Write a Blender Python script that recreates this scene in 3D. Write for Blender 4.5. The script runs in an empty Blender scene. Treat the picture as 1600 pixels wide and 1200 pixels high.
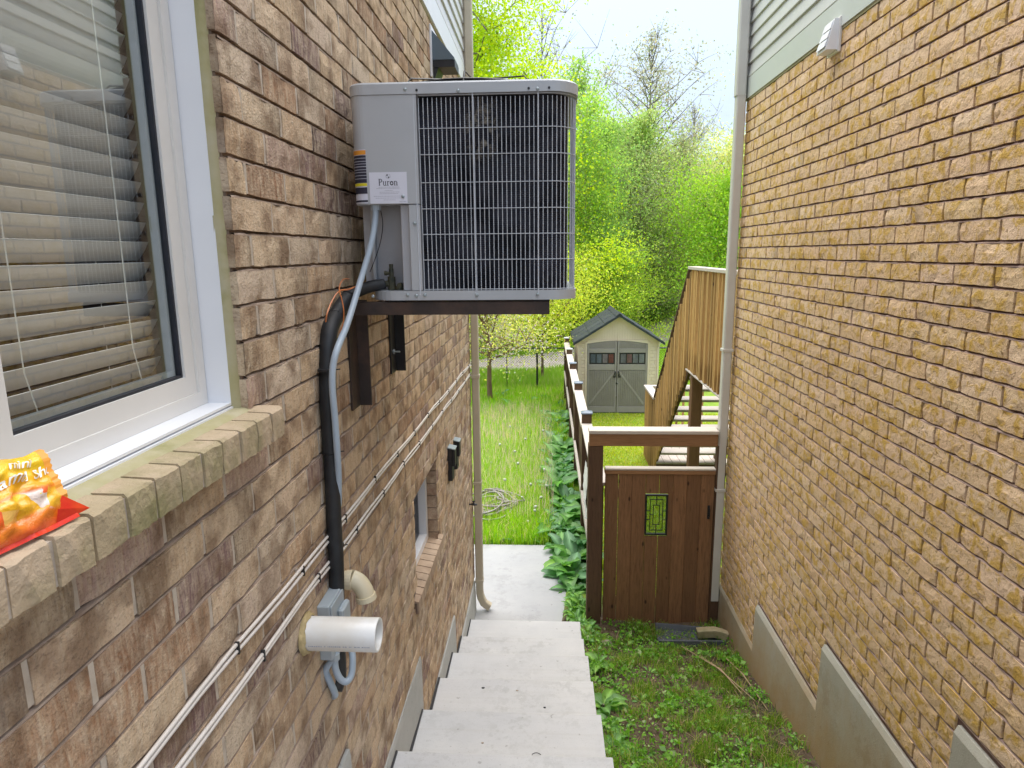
import bpy, math, random
import numpy as np
from math import sin, cos, pi, radians, sqrt, atan2
from mathutils import Vector, Matrix, noise

S = bpy.context.scene
COL = S.collection
RNG = random.Random(7)

# ------------------------------------------------------------------ camera
F_PX, PITCH, YAW, ROLL = 1036.75, 0.194745, 0.0538507, -0.0095544
fwd = Vector((-sin(YAW)*cos(PITCH), cos(YAW)*cos(PITCH), -sin(PITCH)))
r0 = Vector((cos(YAW), sin(YAW), 0)); u0 = r0.cross(fwd)
rgt = cos(ROLL)*r0 + sin(ROLL)*u0
upv = -sin(ROLL)*r0 + cos(ROLL)*u0
cd = bpy.data.cameras.new('camera'); cam = bpy.data.objects.new('camera', cd); COL.objects.link(cam)
cam.matrix_world = Matrix(((rgt.x, upv.x, -fwd.x, 0), (rgt.y, upv.y, -fwd.y, 0), (rgt.z, upv.z, -fwd.z, 0), (0, 0, 0, 1)))
cd.sensor_fit = 'HORIZONTAL'; cd.sensor_width = 36.0; cd.lens = 36.0*F_PX/1600
cd.clip_start = 0.02; cd.clip_end = 2000
S.camera = cam
def ray(px, py):
    return fwd + rgt*((px-800)/F_PX) - upv*((py-600)/F_PX)
def onX(px, py, X): d = ray(px, py); return d*(X/d.x)
def onY(px, py, Y): d = ray(px, py); return d*(Y/d.y)
def onZ(px, py, Z): d = ray(px, py); return d*(Z/d.z)
def proj(p):
    z = fwd.dot(p)
    if z < 0.05: return None
    return (800+F_PX*rgt.dot(p)/z, 600-F_PX*upv.dot(p)/z)

# ------------------------------------------------------------------ light
SUN_EL, SUN_AZ = radians(74), radians(-12)      # azimuth from +Y towards +X ; sun in front, a little left
world = bpy.data.worlds.new('World'); S.world = world; world.use_nodes = True
wt = world.node_tree; wt.nodes.clear()
wo = wt.nodes.new('ShaderNodeOutputWorld'); bg = wt.nodes.new('ShaderNodeBackground')
sky = wt.nodes.new('ShaderNodeTexSky'); sky.sky_type = 'NISHITA'; sky.sun_disc = False
sky.sun_elevation = SUN_EL; sky.sun_rotation = SUN_AZ; sky.air_density = 1.0; sky.dust_density = 2.5; sky.ozone_density = 1.0
tcw = wt.nodes.new('ShaderNodeTexCoord')
mpw = wt.nodes.new('ShaderNodeMapping'); mpw.inputs['Scale'].default_value = (1, 1, 2.6)
nzw = wt.nodes.new('ShaderNodeTexNoise'); nzw.inputs['Scale'].default_value = 1.7; nzw.inputs['Detail'].default_value = 7; nzw.inputs['Roughness'].default_value = .55
crw = wt.nodes.new('ShaderNodeValToRGB'); crw.color_ramp.elements[0].position = .38; crw.color_ramp.elements[1].position = .62
crw.color_ramp.elements[0].color = (.25, .25, .25, 1); crw.color_ramp.elements[1].color = (1, 1, 1, 1)
mxw = wt.nodes.new('ShaderNodeMix'); mxw.data_type = 'RGBA'
CLOUD = (4.9, 5.75, 6.9, 1)
mxw.inputs[7].default_value = CLOUD
L = wt.links.new
L(tcw.outputs['Generated'], mpw.inputs['Vector']); L(mpw.outputs[0], nzw.inputs['Vector']); L(nzw.outputs['Fac'], crw.inputs[0])
L(crw.outputs[0], mxw.inputs[0]); L(mxw.outputs[2], bg.inputs['Color'])
# overcast deck: standard overcast law, luminance (1 + 2 sin elevation) / 3
sxw = wt.nodes.new('ShaderNodeSeparateXYZ'); L(tcw.outputs['Generated'], sxw.inputs[0])
mz = wt.nodes.new('ShaderNodeMath'); mz.operation = 'MULTIPLY_ADD'; mz.use_clamp = True; L(sxw.outputs[2], mz.inputs[0]); mz.inputs[1].default_value = 2/3; mz.inputs[2].default_value = 1/3
vsc = wt.nodes.new('ShaderNodeVectorMath'); vsc.operation = 'SCALE'; vsc.inputs[0].default_value = CLOUD[:3]; L(mz.outputs[0], vsc.inputs['Scale']); L(vsc.outputs[0], mxw.inputs[7])
vs2 = wt.nodes.new('ShaderNodeVectorMath'); vs2.operation = 'SCALE'; L(sky.outputs[0], vs2.inputs[0]); vs2.inputs['Scale'].default_value = .9; L(vs2.outputs[0], mxw.inputs[6])
bg.inputs['Strength'].default_value = 0.10
L(bg.outputs[0], wo.inputs[0])
sd = bpy.data.lights.new('sun', 'SUN'); sd.energy = 1.5; sd.angle = radians(85); sd.color = (1, .95, .86)
so = bpy.data.objects.new('sun', sd); COL.objects.link(so)
sdir = Vector((sin(SUN_AZ)*cos(SUN_EL), cos(SUN_AZ)*cos(SUN_EL), sin(SUN_EL)))
so.rotation_euler = sdir.to_track_quat('Z', 'Y').to_euler(); so.location = (0, 0, 20)
S.view_settings.view_transform = 'Standard'; S.view_settings.look = 'None'
S.view_settings.gamma = 1; S.view_settings.use_curve_mapping = False
S.view_settings.exposure = 1.84
S.render.engine = 'CYCLES'
S.cycles.max_bounces = 8; S.cycles.transparent_max_bounces = 12

# ------------------------------------------------------------------ node helpers
class G:
    def __init__(s, name):
        s.m = bpy.data.materials.new(name); s.m.use_nodes = True; s.t = s.m.node_tree; s.t.nodes.clear()
        s.out = s.n('OutputMaterial'); s.b = s.n('BsdfPrincipled'); s.l(s.b.outputs[0], s.out.inputs[0])
    def n(s, typ, **kw):
        o = s.t.nodes.new('ShaderNode'+typ)
        for k, v in kw.items():
            if k in o.inputs: o.inputs[k].default_value = v
            else: setattr(o, k, v)
        return o
    def l(s, a, b): s.t.links.new(a, b)
    def pos(s, scale=(1, 1, 1), obj=False):
        c = s.n('TexCoord').outputs['Object'] if obj else s.n('NewGeometry').outputs['Position']
        mp = s.n('Mapping'); mp.inputs['Scale'].default_value = scale; s.l(c, mp.inputs['Vector']); return mp.outputs[0]
    def noise(s, vec, scale, detail=4, rough=.55, dist=0):
        o = s.n('TexNoise'); o.inputs['Scale'].default_value = scale; o.inputs['Detail'].default_value = detail
        o.inputs['Roughness'].default_value = rough; o.inputs['Distortion'].default_value = dist; s.l(vec, o.inputs['Vector']); return o.outputs['Fac']
    def ramp(s, fac, a, b, ca=(0, 0, 0, 1), cb=(1, 1, 1, 1)):
        o = s.n('ValToRGB'); e = o.color_ramp.elements; e[0].position = a; e[1].position = b; e[0].color = c4(ca); e[1].color = c4(cb)
        s.l(fac, o.inputs[0]); return o.outputs[0]
    def mix(s, fac, a, b, mode='MIX'):
        o = s.n('Mix', data_type='RGBA'); o.blend_type = mode
        for v, i in ((fac, 0), (a, 6), (b, 7)):
            if hasattr(v, 'is_linked') or hasattr(v, 'links'): s.l(v, o.inputs[i])
            else: o.inputs[i].default_value = v if i == 0 else c4(v)
        return o.outputs[2]
    def math(s, op, a, b=0):
        o = s.n('Math', operation=op)
        for v, i in ((a, 0), (b, 1)):
            if hasattr(v, 'links'): s.l(v, o.inputs[i])
            else: o.inputs[i].default_value = v
        return o.outputs[0]
    def bump(s, h, strength, dist=.01):
        o = s.n('Bump'); o.inputs['Strength'].default_value = strength; o.inputs['Distance'].default_value = dist
        s.l(h, o.inputs['Height']); s.l(o.outputs[0], s.b.inputs['Normal']); return o
    def attr(s, name):
        o = s.n('Attribute'); o.attribute_name = name; return o.outputs['Color']
    def base(s, c):
        if hasattr(c, 'links'): s.l(c, s.b.inputs['Base Color'])
        else: s.b.inputs['Base Color'].default_value = c4(c)
def c4(c): return (c[0], c[1], c[2], 1) if len(c) == 3 else c
def pm(name, c1, c2, scale=8, rough=.6, bump=.15, bscale=60, st=(1, 1, 1), metal=0, obj=False, lo=.35, hi=.65, spec=.5, bd=.004, dirt=None):
    g = G(name); v = g.pos(st, obj)
    col = g.mix(g.ramp(g.noise(v, scale, 5), lo, hi), c1, c2)
    if dirt: col = g.mix(g.ramp(g.noise(v, scale*.37, 6, .65), .52, .72), col, dirt)
    g.base(col); g.b.inputs['Roughness'].default_value = rough; g.b.inputs['Metallic'].default_value = metal
    g.b.inputs['Specular IOR Level'].default_value = spec
    if bump: g.bump(g.noise(v, bscale, 5, .6), bump, bd)
    return g.m

# ------------------------------------------------------------------ materials
def brick_left():
    g = G('brown brick'); t = g.attr('tone'); v = g.pos()
    n1 = g.noise(g.pos((1, 14, 2.2)), 6, 5, .6)
    n2 = g.noise(v, 38, 6, .65); n3 = g.noise(g.pos((1, 1, 1)), 9, 3)
    c = g.mix(g.ramp(n1, .35, .7), t, (.68, .54, .38), 'MIX')
    c = g.mix(.7, t, c)
    c = g.mix(g.math('MULTIPLY', g.ramp(n2, .5, .72), .5), c, (.66, .53, .39))
    c = g.mix(g.math('MULTIPLY', g.ramp(n3, .46, .66), .75), c, (.20, .12, .07))
    lo_ = g.noise(g.pos((1, 1, 3)), 60, 4, .7)
    c = g.mix(g.math('MULTIPLY', g.ramp(lo_, .54, .68), .5), c, (.16, .10, .065))
    fine = g.noise(v, 170, 3)
    c = g.mix(g.math('MULTIPLY', g.ramp(fine, .56, .72), .35), c, (.10, .07, .05))
    g.base(c); g.b.inputs['Roughness'].default_value = .9; g.b.inputs['Specular IOR Level'].default_value = .2
    h = g.math('ADD', g.math('MULTIPLY', n2, .7), g.math('MULTIPLY', fine, .35))
    h = g.math('ADD', h, g.math('MULTIPLY', n1, .6))
    g.bump(h, 1.0, .010); return g.m
def brick_right():
    g = G('buff brick'); t = g.attr('tone'); v = g.pos()
    n1 = g.noise(v, 17, 6, .62, .6); n2 = g.noise(v, 55, 5, .65); fine = g.noise(v, 190, 2)
    c = g.mix(g.math('MULTIPLY', g.ramp(n1, .48, .60), .85), t, (.62, .38, .065))
    c = g.mix(g.math('MULTIPLY', g.ramp(n2, .56, .74), .55), c, (.70, .54, .34))
    c = g.mix(g.math('MULTIPLY', g.ramp(g.noise(v, 31, 4, .6, 1.2), .585, .66), .6), c, (.24, .13, .04))
    c = g.mix(g.math('MULTIPLY', g.ramp(fine, .62, .72), .4), c, (.2, .12, .05))
    g.base(c); g.b.inputs['Roughness'].default_value = .9; g.b.inputs['Specular IOR Level'].default_value = .2
    h = g.math('ADD', g.math('MULTIPLY', n2, .7), g.math('MULTIPLY', n1, 1.1)); h = g.math('ADD', h, g.math('MULTIPLY', fine, .25))
    g.bump(h, 1.0, .011); return g.m
def concrete(name, c1, c2, c3, scale=3, bump=.3, soil=None):
    g = G(name); v = g.pos()
    c = g.mix(g.ramp(g.noise(v, scale, 6, .6), .35, .65), c1, c2)
    lace = g.noise(v, scale*3.2, 9, .78)
    msk = g.math('MULTIPLY', g.ramp(lace, .50, .56), g.ramp(g.noise(v, scale*.6, 2), .46, .6))
    c = g.mix(g.math('MULTIPLY', msk, .5), c, c3)
    fine = g.noise(v, 140, 3)
    c = g.mix(g.math('MULTIPLY', g.ramp(fine, .60, .72), .35), c, (.25, .24, .22))
    st = g.noise(g.pos((.6, 22, 1)), 1.4, 3)
    c = g.mix(g.math('MULTIPLY', g.ramp(st, .5, .75), .22), c, (.42, .40, .36))
    sp_ = g.noise(g.pos((1, 3, 3)), 11, 5, .7); c = g.mix(g.math('MULTIPLY', g.ramp(sp_,   .60, .66), .12), c, tuple(x*.62 for x in c1))
    c = g.mix(g.math('MULTIPLY', g.ramp(g.noise(v, 26, 2), .71, .74), .35), c, (.10, .09, .07))
    if soil:      # soil splashed up from the sloping ground
        q = g.n('SeparateXYZ'); g.l(v, q.inputs[0]); zz = g.math('ADD', q.outputs[2], g.math('MULTIPLY', q.outputs[1], .27))
        k = g.math('ADD', zz, g.math('MULTIPLY', g.noise(g.pos((1, 1.5, 1)), 3.2, 6, .65), .75))
        mr = g.n('MapRange'); g.l(k, mr.inputs[0]); mr.inputs[1].default_value = -1.15; mr.inputs[2].default_value = -1.75
        c = g.mix(g.math('MULTIPLY', mr.outputs[0], .8), c, soil)
    g.base(c); g.b.inputs['Roughness'].default_value = .85; g.b.inputs['Specular IOR Level'].default_value = .25
    g.bump(g.math('ADD', g.math('MULTIPLY', fine, .5), lace), bump, .004); return g.m
def wood(name, c1, c2, cd_, vert='z', knots=True, rough=.75, rnd=.35):
    g = G(name)
    st = {'z': (9, 9, .55), 'x': (.55, 9, 9), 'y': (9, .55, 9)}[vert]
    rn = g.n('ObjectInfo').outputs['Random']
    off = g.n('VectorMath', operation='ADD'); g.l(g.pos(st), off.inputs[0])
    cmb = g.n('CombineXYZ'); g.l(g.math('MULTIPLY', rn, 37), cmb.inputs[0]); g.l(g.math('MULTIPLY', rn, 91), cmb.inputs[2]); g.l(cmb.outputs[0], off.inputs[1])
    v = off.outputs[0]
    gr = g.noise(v, 5, 6, .65, .8)
    c = g.mix(g.ramp(gr, .3, .7), c1, c2)
    c = g.mix(g.math('MULTIPLY', g.ramp(g.noise(v, 17, 3, .6, .3), .52, .7), .5), c, cd_)
    c = g.mix(g.math('MULTIPLY', g.math('POWER', rn, 1+rnd*2), rnd), c, tuple(x*(.62-rnd*.4) for x in c1))
    if knots:
        vo = g.n('TexVoronoi'); vo.inputs['Scale'].default_value = 1.0
        st2 = {'z': (9, 2, 4.2), 'x': (4.2, 2, 9), 'y': (9, 4.2, 9)}[vert]
        g.l(g.pos(st2), vo.inputs['Vector'])
        kd = g.ramp(vo.outputs['Distance'], .055, .13, (1, 1, 1, 1), (0, 0, 0, 1))
        c = g.mix(g.math('MULTIPLY', kd, .85), c, (.018, .010, .006))
    g.base(c); g.b.inputs['Roughness'].default_value = rough; g.b.inputs['Specular IOR Level'].default_value = .3
    g.bump(gr, .35, .003); return g.m
def leafmat(name, trans=.45, rough=.55, spec=.3, tint=(.98, .86, 1.35)):
    g = G(name); t = g.mix(1.0, g.attr('tone'), tint, 'MULTIPLY')
    g.base(t); g.b.inputs['Roughness'].default_value = rough; g.b.inputs['Specular IOR Level'].default_value = spec
    tr = g.n('BsdfTranslucent'); hs = g.n('HueSaturation'); hs.inputs['Saturation'].default_value = 1.1; hs.inputs['Value'].default_value = 1.6
    g.l(t, hs.inputs['Color']); g.l(hs.outputs[0], tr.inputs['Color'])
    mx = g.n('MixShader'); mx.inputs[0].default_value = trans
    g.l(g.b.outputs[0], mx.inputs[1]); g.l(tr.outputs[0], mx.inputs[2]); g.l(mx.outputs[0], g.out.inputs[0]); return g.m
M = {}
M['brickL'] = brick_left(); M['brickR'] = brick_right()
M['mortarL'] = pm('shadow brown mortar', (.15, .10, .07), (.22, .155, .11), 20, .95, .5, 90, dirt=(.08, .055, .04))  # dark brown puts the shadow of the recessed bed joints into the colour
M['mortarLv'] = pm('light mortar', (.54, .46, .37), (.44, .36, .28), 25, .95, .5, 90)
M['mortarLb'] = pm('bed mortar', (.42, .32, .25), (.34, .25, .19), 25, .95, .5, 90, dirt=(.26, .18, .13))
M['mortarRb'] = pm('pink bed mortar', (.46, .33, .28), (.36, .25, .21), 20, .95, .5, 90)
M['mortarR'] = pm('mauve mortar', (.20, .12, .105), (.14, .085, .072), 20, .95, .5, 90)
M['sillbrick'] = pm('mossy sill brick', (.50, .38, .26), (.40, .31, .19), 9, .9, .8, 70, dirt=(.25, .225, .10), bd=.006)
M['sillbrown'] = pm('tan sill brick', (.50, .37, .26), (.36, .25, .17), 7, .9, .6, 70, dirt=(.26, .19, .13))
M['caulk'] = pm('old caulk', (.36, .32, .16), (.42, .37, .24), 12, .8, .4, 50, dirt=(.22, .21, .055))
M['white'] = pm('white vinyl', (.80, .80, .82), (.76, .76, .78), 3, .35, .02, 60)
M['whitebeige'] = pm('warm white vinyl', (.66, .63, .59), (.70, .67, .63), 3, .4, .02, 60)
M['spacer'] = pm('steel spacer', (.35, .40, .42), (.30, .35, .37), 30, .3, 0, metal=.3)
M['gasket'] = pm('black gasket', (.012, .014, .02), (.02, .02, .03), 30, .5, 0)
M['sidingL'] = pm('lilac white siding', (.60, .60, .64), (.64, .62, .62), 2, .5, .1, 40, st=(1, .3, 5))
M['sidingR'] = pm('pale grey siding', (.58, .575, .53), (.53, .53, .49), 2, .5, .1, 40, st=(1, .3, 5))
M['frieze'] = pm('sage white frieze', (.55, .58, .52), (.58, .60, .55), 2, .45, .03, 40)
M['spoutL'] = pm('beige downspout', (.50, .43, .31), (.54, .47, .36), 3, .45, .03, 40, dirt=(.40, .33, .22))
M['spoutR'] = pm('warm grey downspout', (.58, .55, .50), (.62, .60, .55), 3, .4, .03, 40)
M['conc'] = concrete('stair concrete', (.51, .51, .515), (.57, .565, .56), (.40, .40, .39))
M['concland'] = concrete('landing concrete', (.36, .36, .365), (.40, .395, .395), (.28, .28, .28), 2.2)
M['foundR'] = concrete('parged foundation', (.42, .40, .33), (.47, .45, .38), (.30, .26, .19), 1.6, .8, (.42, .26, .11))
M['foundL'] = concrete('grey parging', (.42, .42, .39), (.48, .47, .44), (.33, .33, .30), 2.5, .4)
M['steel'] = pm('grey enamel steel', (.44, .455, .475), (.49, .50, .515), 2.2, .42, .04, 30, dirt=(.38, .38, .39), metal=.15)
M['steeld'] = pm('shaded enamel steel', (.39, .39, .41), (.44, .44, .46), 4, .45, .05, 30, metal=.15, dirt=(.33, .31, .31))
M['wire'] = pm('coated grille wire', (.50, .53, .58), (.58, .60, .64), 30, .4, 0)
M['black'] = pm('black', (.010, .010, .013), (.018, .018, .02), 20, .45, .1, 80)
M['insul'] = pm('black foam insulation', (.012, .013, .015), (.022, .023, .025), 20, .55, .2, 70)
M['iron'] = pm('rusty angle iron', (.030, .020, .016), (.055, .034, .026), 9, .65, .4, 60, dirt=(.10, .05, .03))
M['greypvc'] = pm('grey conduit', (.36, .43, .50), (.40, .46, .52), 6, .4, .02, 40)
M['boxgrey'] = pm('grey electrical box', (.36, .41, .44), (.40, .44, .47), 6, .4, .03, 40)
M['pvc'] = pm('white pvc', (.80, .79, .77), (.74, .72, .68), 5, .3, .02, 30, dirt=(.62, .56, .46))
M['pvcold'] = pm('yellowed pvc', (.72, .62, .42), (.76, .67, .48), 8, .35, .02, 30)
M['foam'] = pm('expanding foam', (.52, .40, .20), (.42, .32, .15), 25, .8, 1, 40, bd=.01)
M['cable'] = pm('white cable', (.74, .68, .62), (.66, .60, .54), 20, .5, 0)
M['copper'] = pm('orange wire', (.60, .20, .06), (.55, .16, .05), 20, .4, 0)
M['brass'] = pm('weathered valve brass', (.035, .04, .03), (.10, .09, .05), 30, .5, .3, 80, metal=.4)
M['hood'] = pm('slate hood', (.10, .14, .17), (.12, .16, .19), 6, .45, .03, 40)
M['paper'] = pm('sticker white', (.74, .74, .82), (.70, .70, .78), 6, .5, 0)
M['ink'] = pm('ink', (.03, .03, .05), (.03, .03, .05), 6, .6, 0)
M['inkg'] = pm('faint ink', (.42, .42, .48), (.36, .36, .42), 6, .6, 0)
M['orange'] = pm('label orange', (.80, .32, .04), (.80, .32, .04), 6, .5, 0)
M['yellow'] = pm('label yellow', (.75, .65, .03), (.75, .65, .03), 6, .5, 0)
M['woodgate'] = wood('brown stained gate board', (.22, .110, .052), (.33, .170, .080), (.05, .022, .010), rnd=.5)
M['woodpost'] = wood('dark stained post', (.095, .052, .030), (.14, .078, .043), (.035, .02, .012))
M['woodbeam'] = wood('cedar beam', (.30, .155, .07), (.38, .20, .095), (.16, .075, .03), 'x')
M['woodtop'] = wood('weathered rail top', (.62, .55, .48), (.50, .43, .37), (.40, .33, .28), 'y', False)
M['woodtopx'] = wood('weathered beam top', (.64, .57, .49), (.54, .47, .39), (.42, .34, .28), 'x', False)
M['baluster'] = wood('golden baluster', (.62, .37, .13), (.46, .27, .10), (.12, .06, .025), rnd=.8)
M['decktop'] = wood('grey deck board', (.52, .47, .42), (.44, .39, .34), (.30, .26, .22), 'x', False)
M['cap'] = pm('slate post cap', (.12, .15, .19), (.16, .19, .24), 12, .4, .1, 60)
M['capl'] = pm('pale post cap', (.5, .5, .5), (.58, .57, .55), 12, .5, .1, 60)
M['cream'] = pm('cream resin wall', (.76, .61, .47), (.80, .65, .51), 3, .5, .05, 40)
M['doorgrey'] = pm('taupe resin door', (.25, .215, .19), (.28, .245, .22), 4, .5, .05, 40)
M['doorlight'] = pm('taupe door trim', (.31, .27, .245), (.335, .295, .27), 4, .5, .05, 40)
M['roof'] = pm('slate resin roof', (.030, .036, .040), (.042, .050, .054), 6, .7, .4, 60, dirt=(.065, .072, .07), spec=.2)
M['soil'] = pm('soil', (.10, .07, .045), (.16, .115, .075), 9, .95, .9, 40, dirt=(.05, .035, .02), bd=.02)
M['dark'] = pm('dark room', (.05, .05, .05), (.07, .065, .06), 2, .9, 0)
M['blind'] = pm('cream blind slat', (.80, .79, .76), (.84, .83, .80), 3, .5, 0)
M['cord'] = pm('blind cord', (.85, .82, .72), (.8, .78, .7), 3, .6, 0)
M['leaf'] = leafmat('leaf'); M['broad'] = leafmat('broad leaf', .35, .45, .4, (1.0, 1.0, .95))
M['bark'] = pm('grey brown bark', (.15, .12, .09), (.22, .18, .14), 5, .9, .6, 25, st=(3, 3, .6))
M['barkb'] = pm('brown garden bark', (.17, .10, .055), (.25, .15, .09), 5, .9, .6, 25, st=(3, 3, .6))
M['barkl'] = pm('pale bark', (.36, .31, .25), (.26, .22, .17), 4, .9, .5, 25, st=(3, 3, .6))
M['hose'] = pm('grey hose', (.20, .185, .17), (.30, .28, .26), 15, .5, .1, 60)
M['splash'] = pm('slate splash block', (.075, .085, .10), (.11, .12, .14), 8, .8, .6, 60)
M['spoutold'] = pm('muddy beige elbow', (.50, .42, .27), (.42, .34, .2), 8, .6, .3, 40, dirt=(.2, .2, .08))
M['twig'] = pm('dry stalk', (.42, .30, .18), (.34, .23, .14), 8, .9, .3, 60)
M['stone'] = pm('pebble', (.34, .27, .2), (.42, .36, .3), 20, .9, .5, 60)
M['puff'] = pm('dandelion fluff', (.50, .53, .44), (.42, .46, .36), 40, .9, 0)
M['cloth'] = pm('white cloth', (.70, .68, .64), (.60, .58, .54), 12, .9, .6, 40, bd=.01)
M['gravel'] = pm('trail gravel', (.50, .42, .37), (.42, .35, .31), 3, .95, .5, 30, dirt=(.33, .30, .22))
def gmat():
    g = G('ground cover'); v = g.pos(); sx = g.n('SeparateXYZ'); g.l(v, sx.inputs[0])
    n = g.noise(v, 2.5, 6, .6); n2 = g.noise(v, 14, 5, .65)
    grass = g.mix(g.ramp(n2, .35, .65), (.14, .25, .03), (.22, .34, .04)); grass = g.mix(g.ramp(n, .4, .7), grass, (.30, .38, .06))
    soil = g.mix(g.ramp(n2, .35, .65), (.085, .06, .04), (.155, .115, .08)); soil = g.mix(g.ramp(n, .5, .7), soil, (.05, .06, .02))
    m = g.n('MapRange'); g.l(sx.outputs[1], m.inputs[0]); m.inputs[1].default_value = 6.3; m.inputs[2].default_value = 6.9
    g.base(g.mix(m.outputs[0], soil, grass)); g.b.inputs['Roughness'].default_value = .95; g.b.inputs['Specular IOR Level'].default_value = .15
    g.bump(n2, .9, .03); return g.m
M['ground'] = gmat()
def coilmat():
    g = G('condenser coil'); v = g.pos()
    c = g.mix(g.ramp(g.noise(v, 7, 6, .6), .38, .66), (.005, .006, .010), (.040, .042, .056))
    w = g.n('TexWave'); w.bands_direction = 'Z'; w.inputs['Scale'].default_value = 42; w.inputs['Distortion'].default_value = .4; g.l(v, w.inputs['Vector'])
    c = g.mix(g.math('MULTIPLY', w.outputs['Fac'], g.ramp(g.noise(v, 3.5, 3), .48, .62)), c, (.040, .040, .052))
    # lint stuck to the fins
    d = g.n('VectorMath', operation='SUBTRACT'); g.l(v, d.inputs[0]); d.inputs[1].default_value = (-.235, 2.49, .44)
    d2 = g.n('VectorMath', operation='MULTIPLY'); g.l(d.outputs[0], d2.inputs[0]); d2.inputs[1].default_value = (14, 0, 7)
    ln = g.n('VectorMath', operation='LENGTH'); g.l(d2.outputs[0], ln.inputs[0])
    near = g.ramp(ln.outputs['Value'], .3, 1.15, (1, 1, 1), (0, 0, 0))
    fl = g.math('MULTIPLY', near, g.ramp(g.noise(v, 24, 6, .7, .8), .46, .6))
    c = g.mix(g.math('MULTIPLY', fl, .8), c, (.34, .30, .24))
    g.b.inputs['Specular IOR Level'].default_value = .12
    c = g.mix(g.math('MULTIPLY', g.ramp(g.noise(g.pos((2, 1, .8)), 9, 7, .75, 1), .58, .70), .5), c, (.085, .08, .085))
    g.base(c); g.b.inputs['Roughness'].default_value = .7; g.bump(w.outputs['Fac'], .6, .004); return g.m
M['coil'] = coilmat()
def glassmat(name, tint, refl, extra=0):
    g = G(name); g.t.nodes.remove(g.b)
    tr = g.n('BsdfTransparent'); tr.inputs[0].default_value = c4(tint); gl = g.n('BsdfGlossy'); gl.inputs['Roughness'].default_value = .012
    gl.inputs['Color'].default_value = (.93, .95, .95, 1)
    lw = g.n('LayerWeight'); lw.inputs[0].default_value = .5
    mx = g.n('MixShader'); g.l(g.math('ADD', g.math('MULTIPLY', g.math('POWER', lw.outputs['Facing'], 3.0), refl), extra), mx.inputs[0])
    g.l(tr.outputs[0], mx.inputs[1]); g.l(gl.outputs[0], mx.inputs[2]); g.l(mx.outputs[0], g.out.inputs[0]); return g.m
M['glass'] = glassmat('window glass', (.96, .98, .97), 1.0, .11)
M['glassdark'] = glassmat('shed pane', (.4, .4, .42), .25, .03)
M['glassgreen'] = glassmat('leaded glass', (.62, .68, .64), .8, .06)

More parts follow.
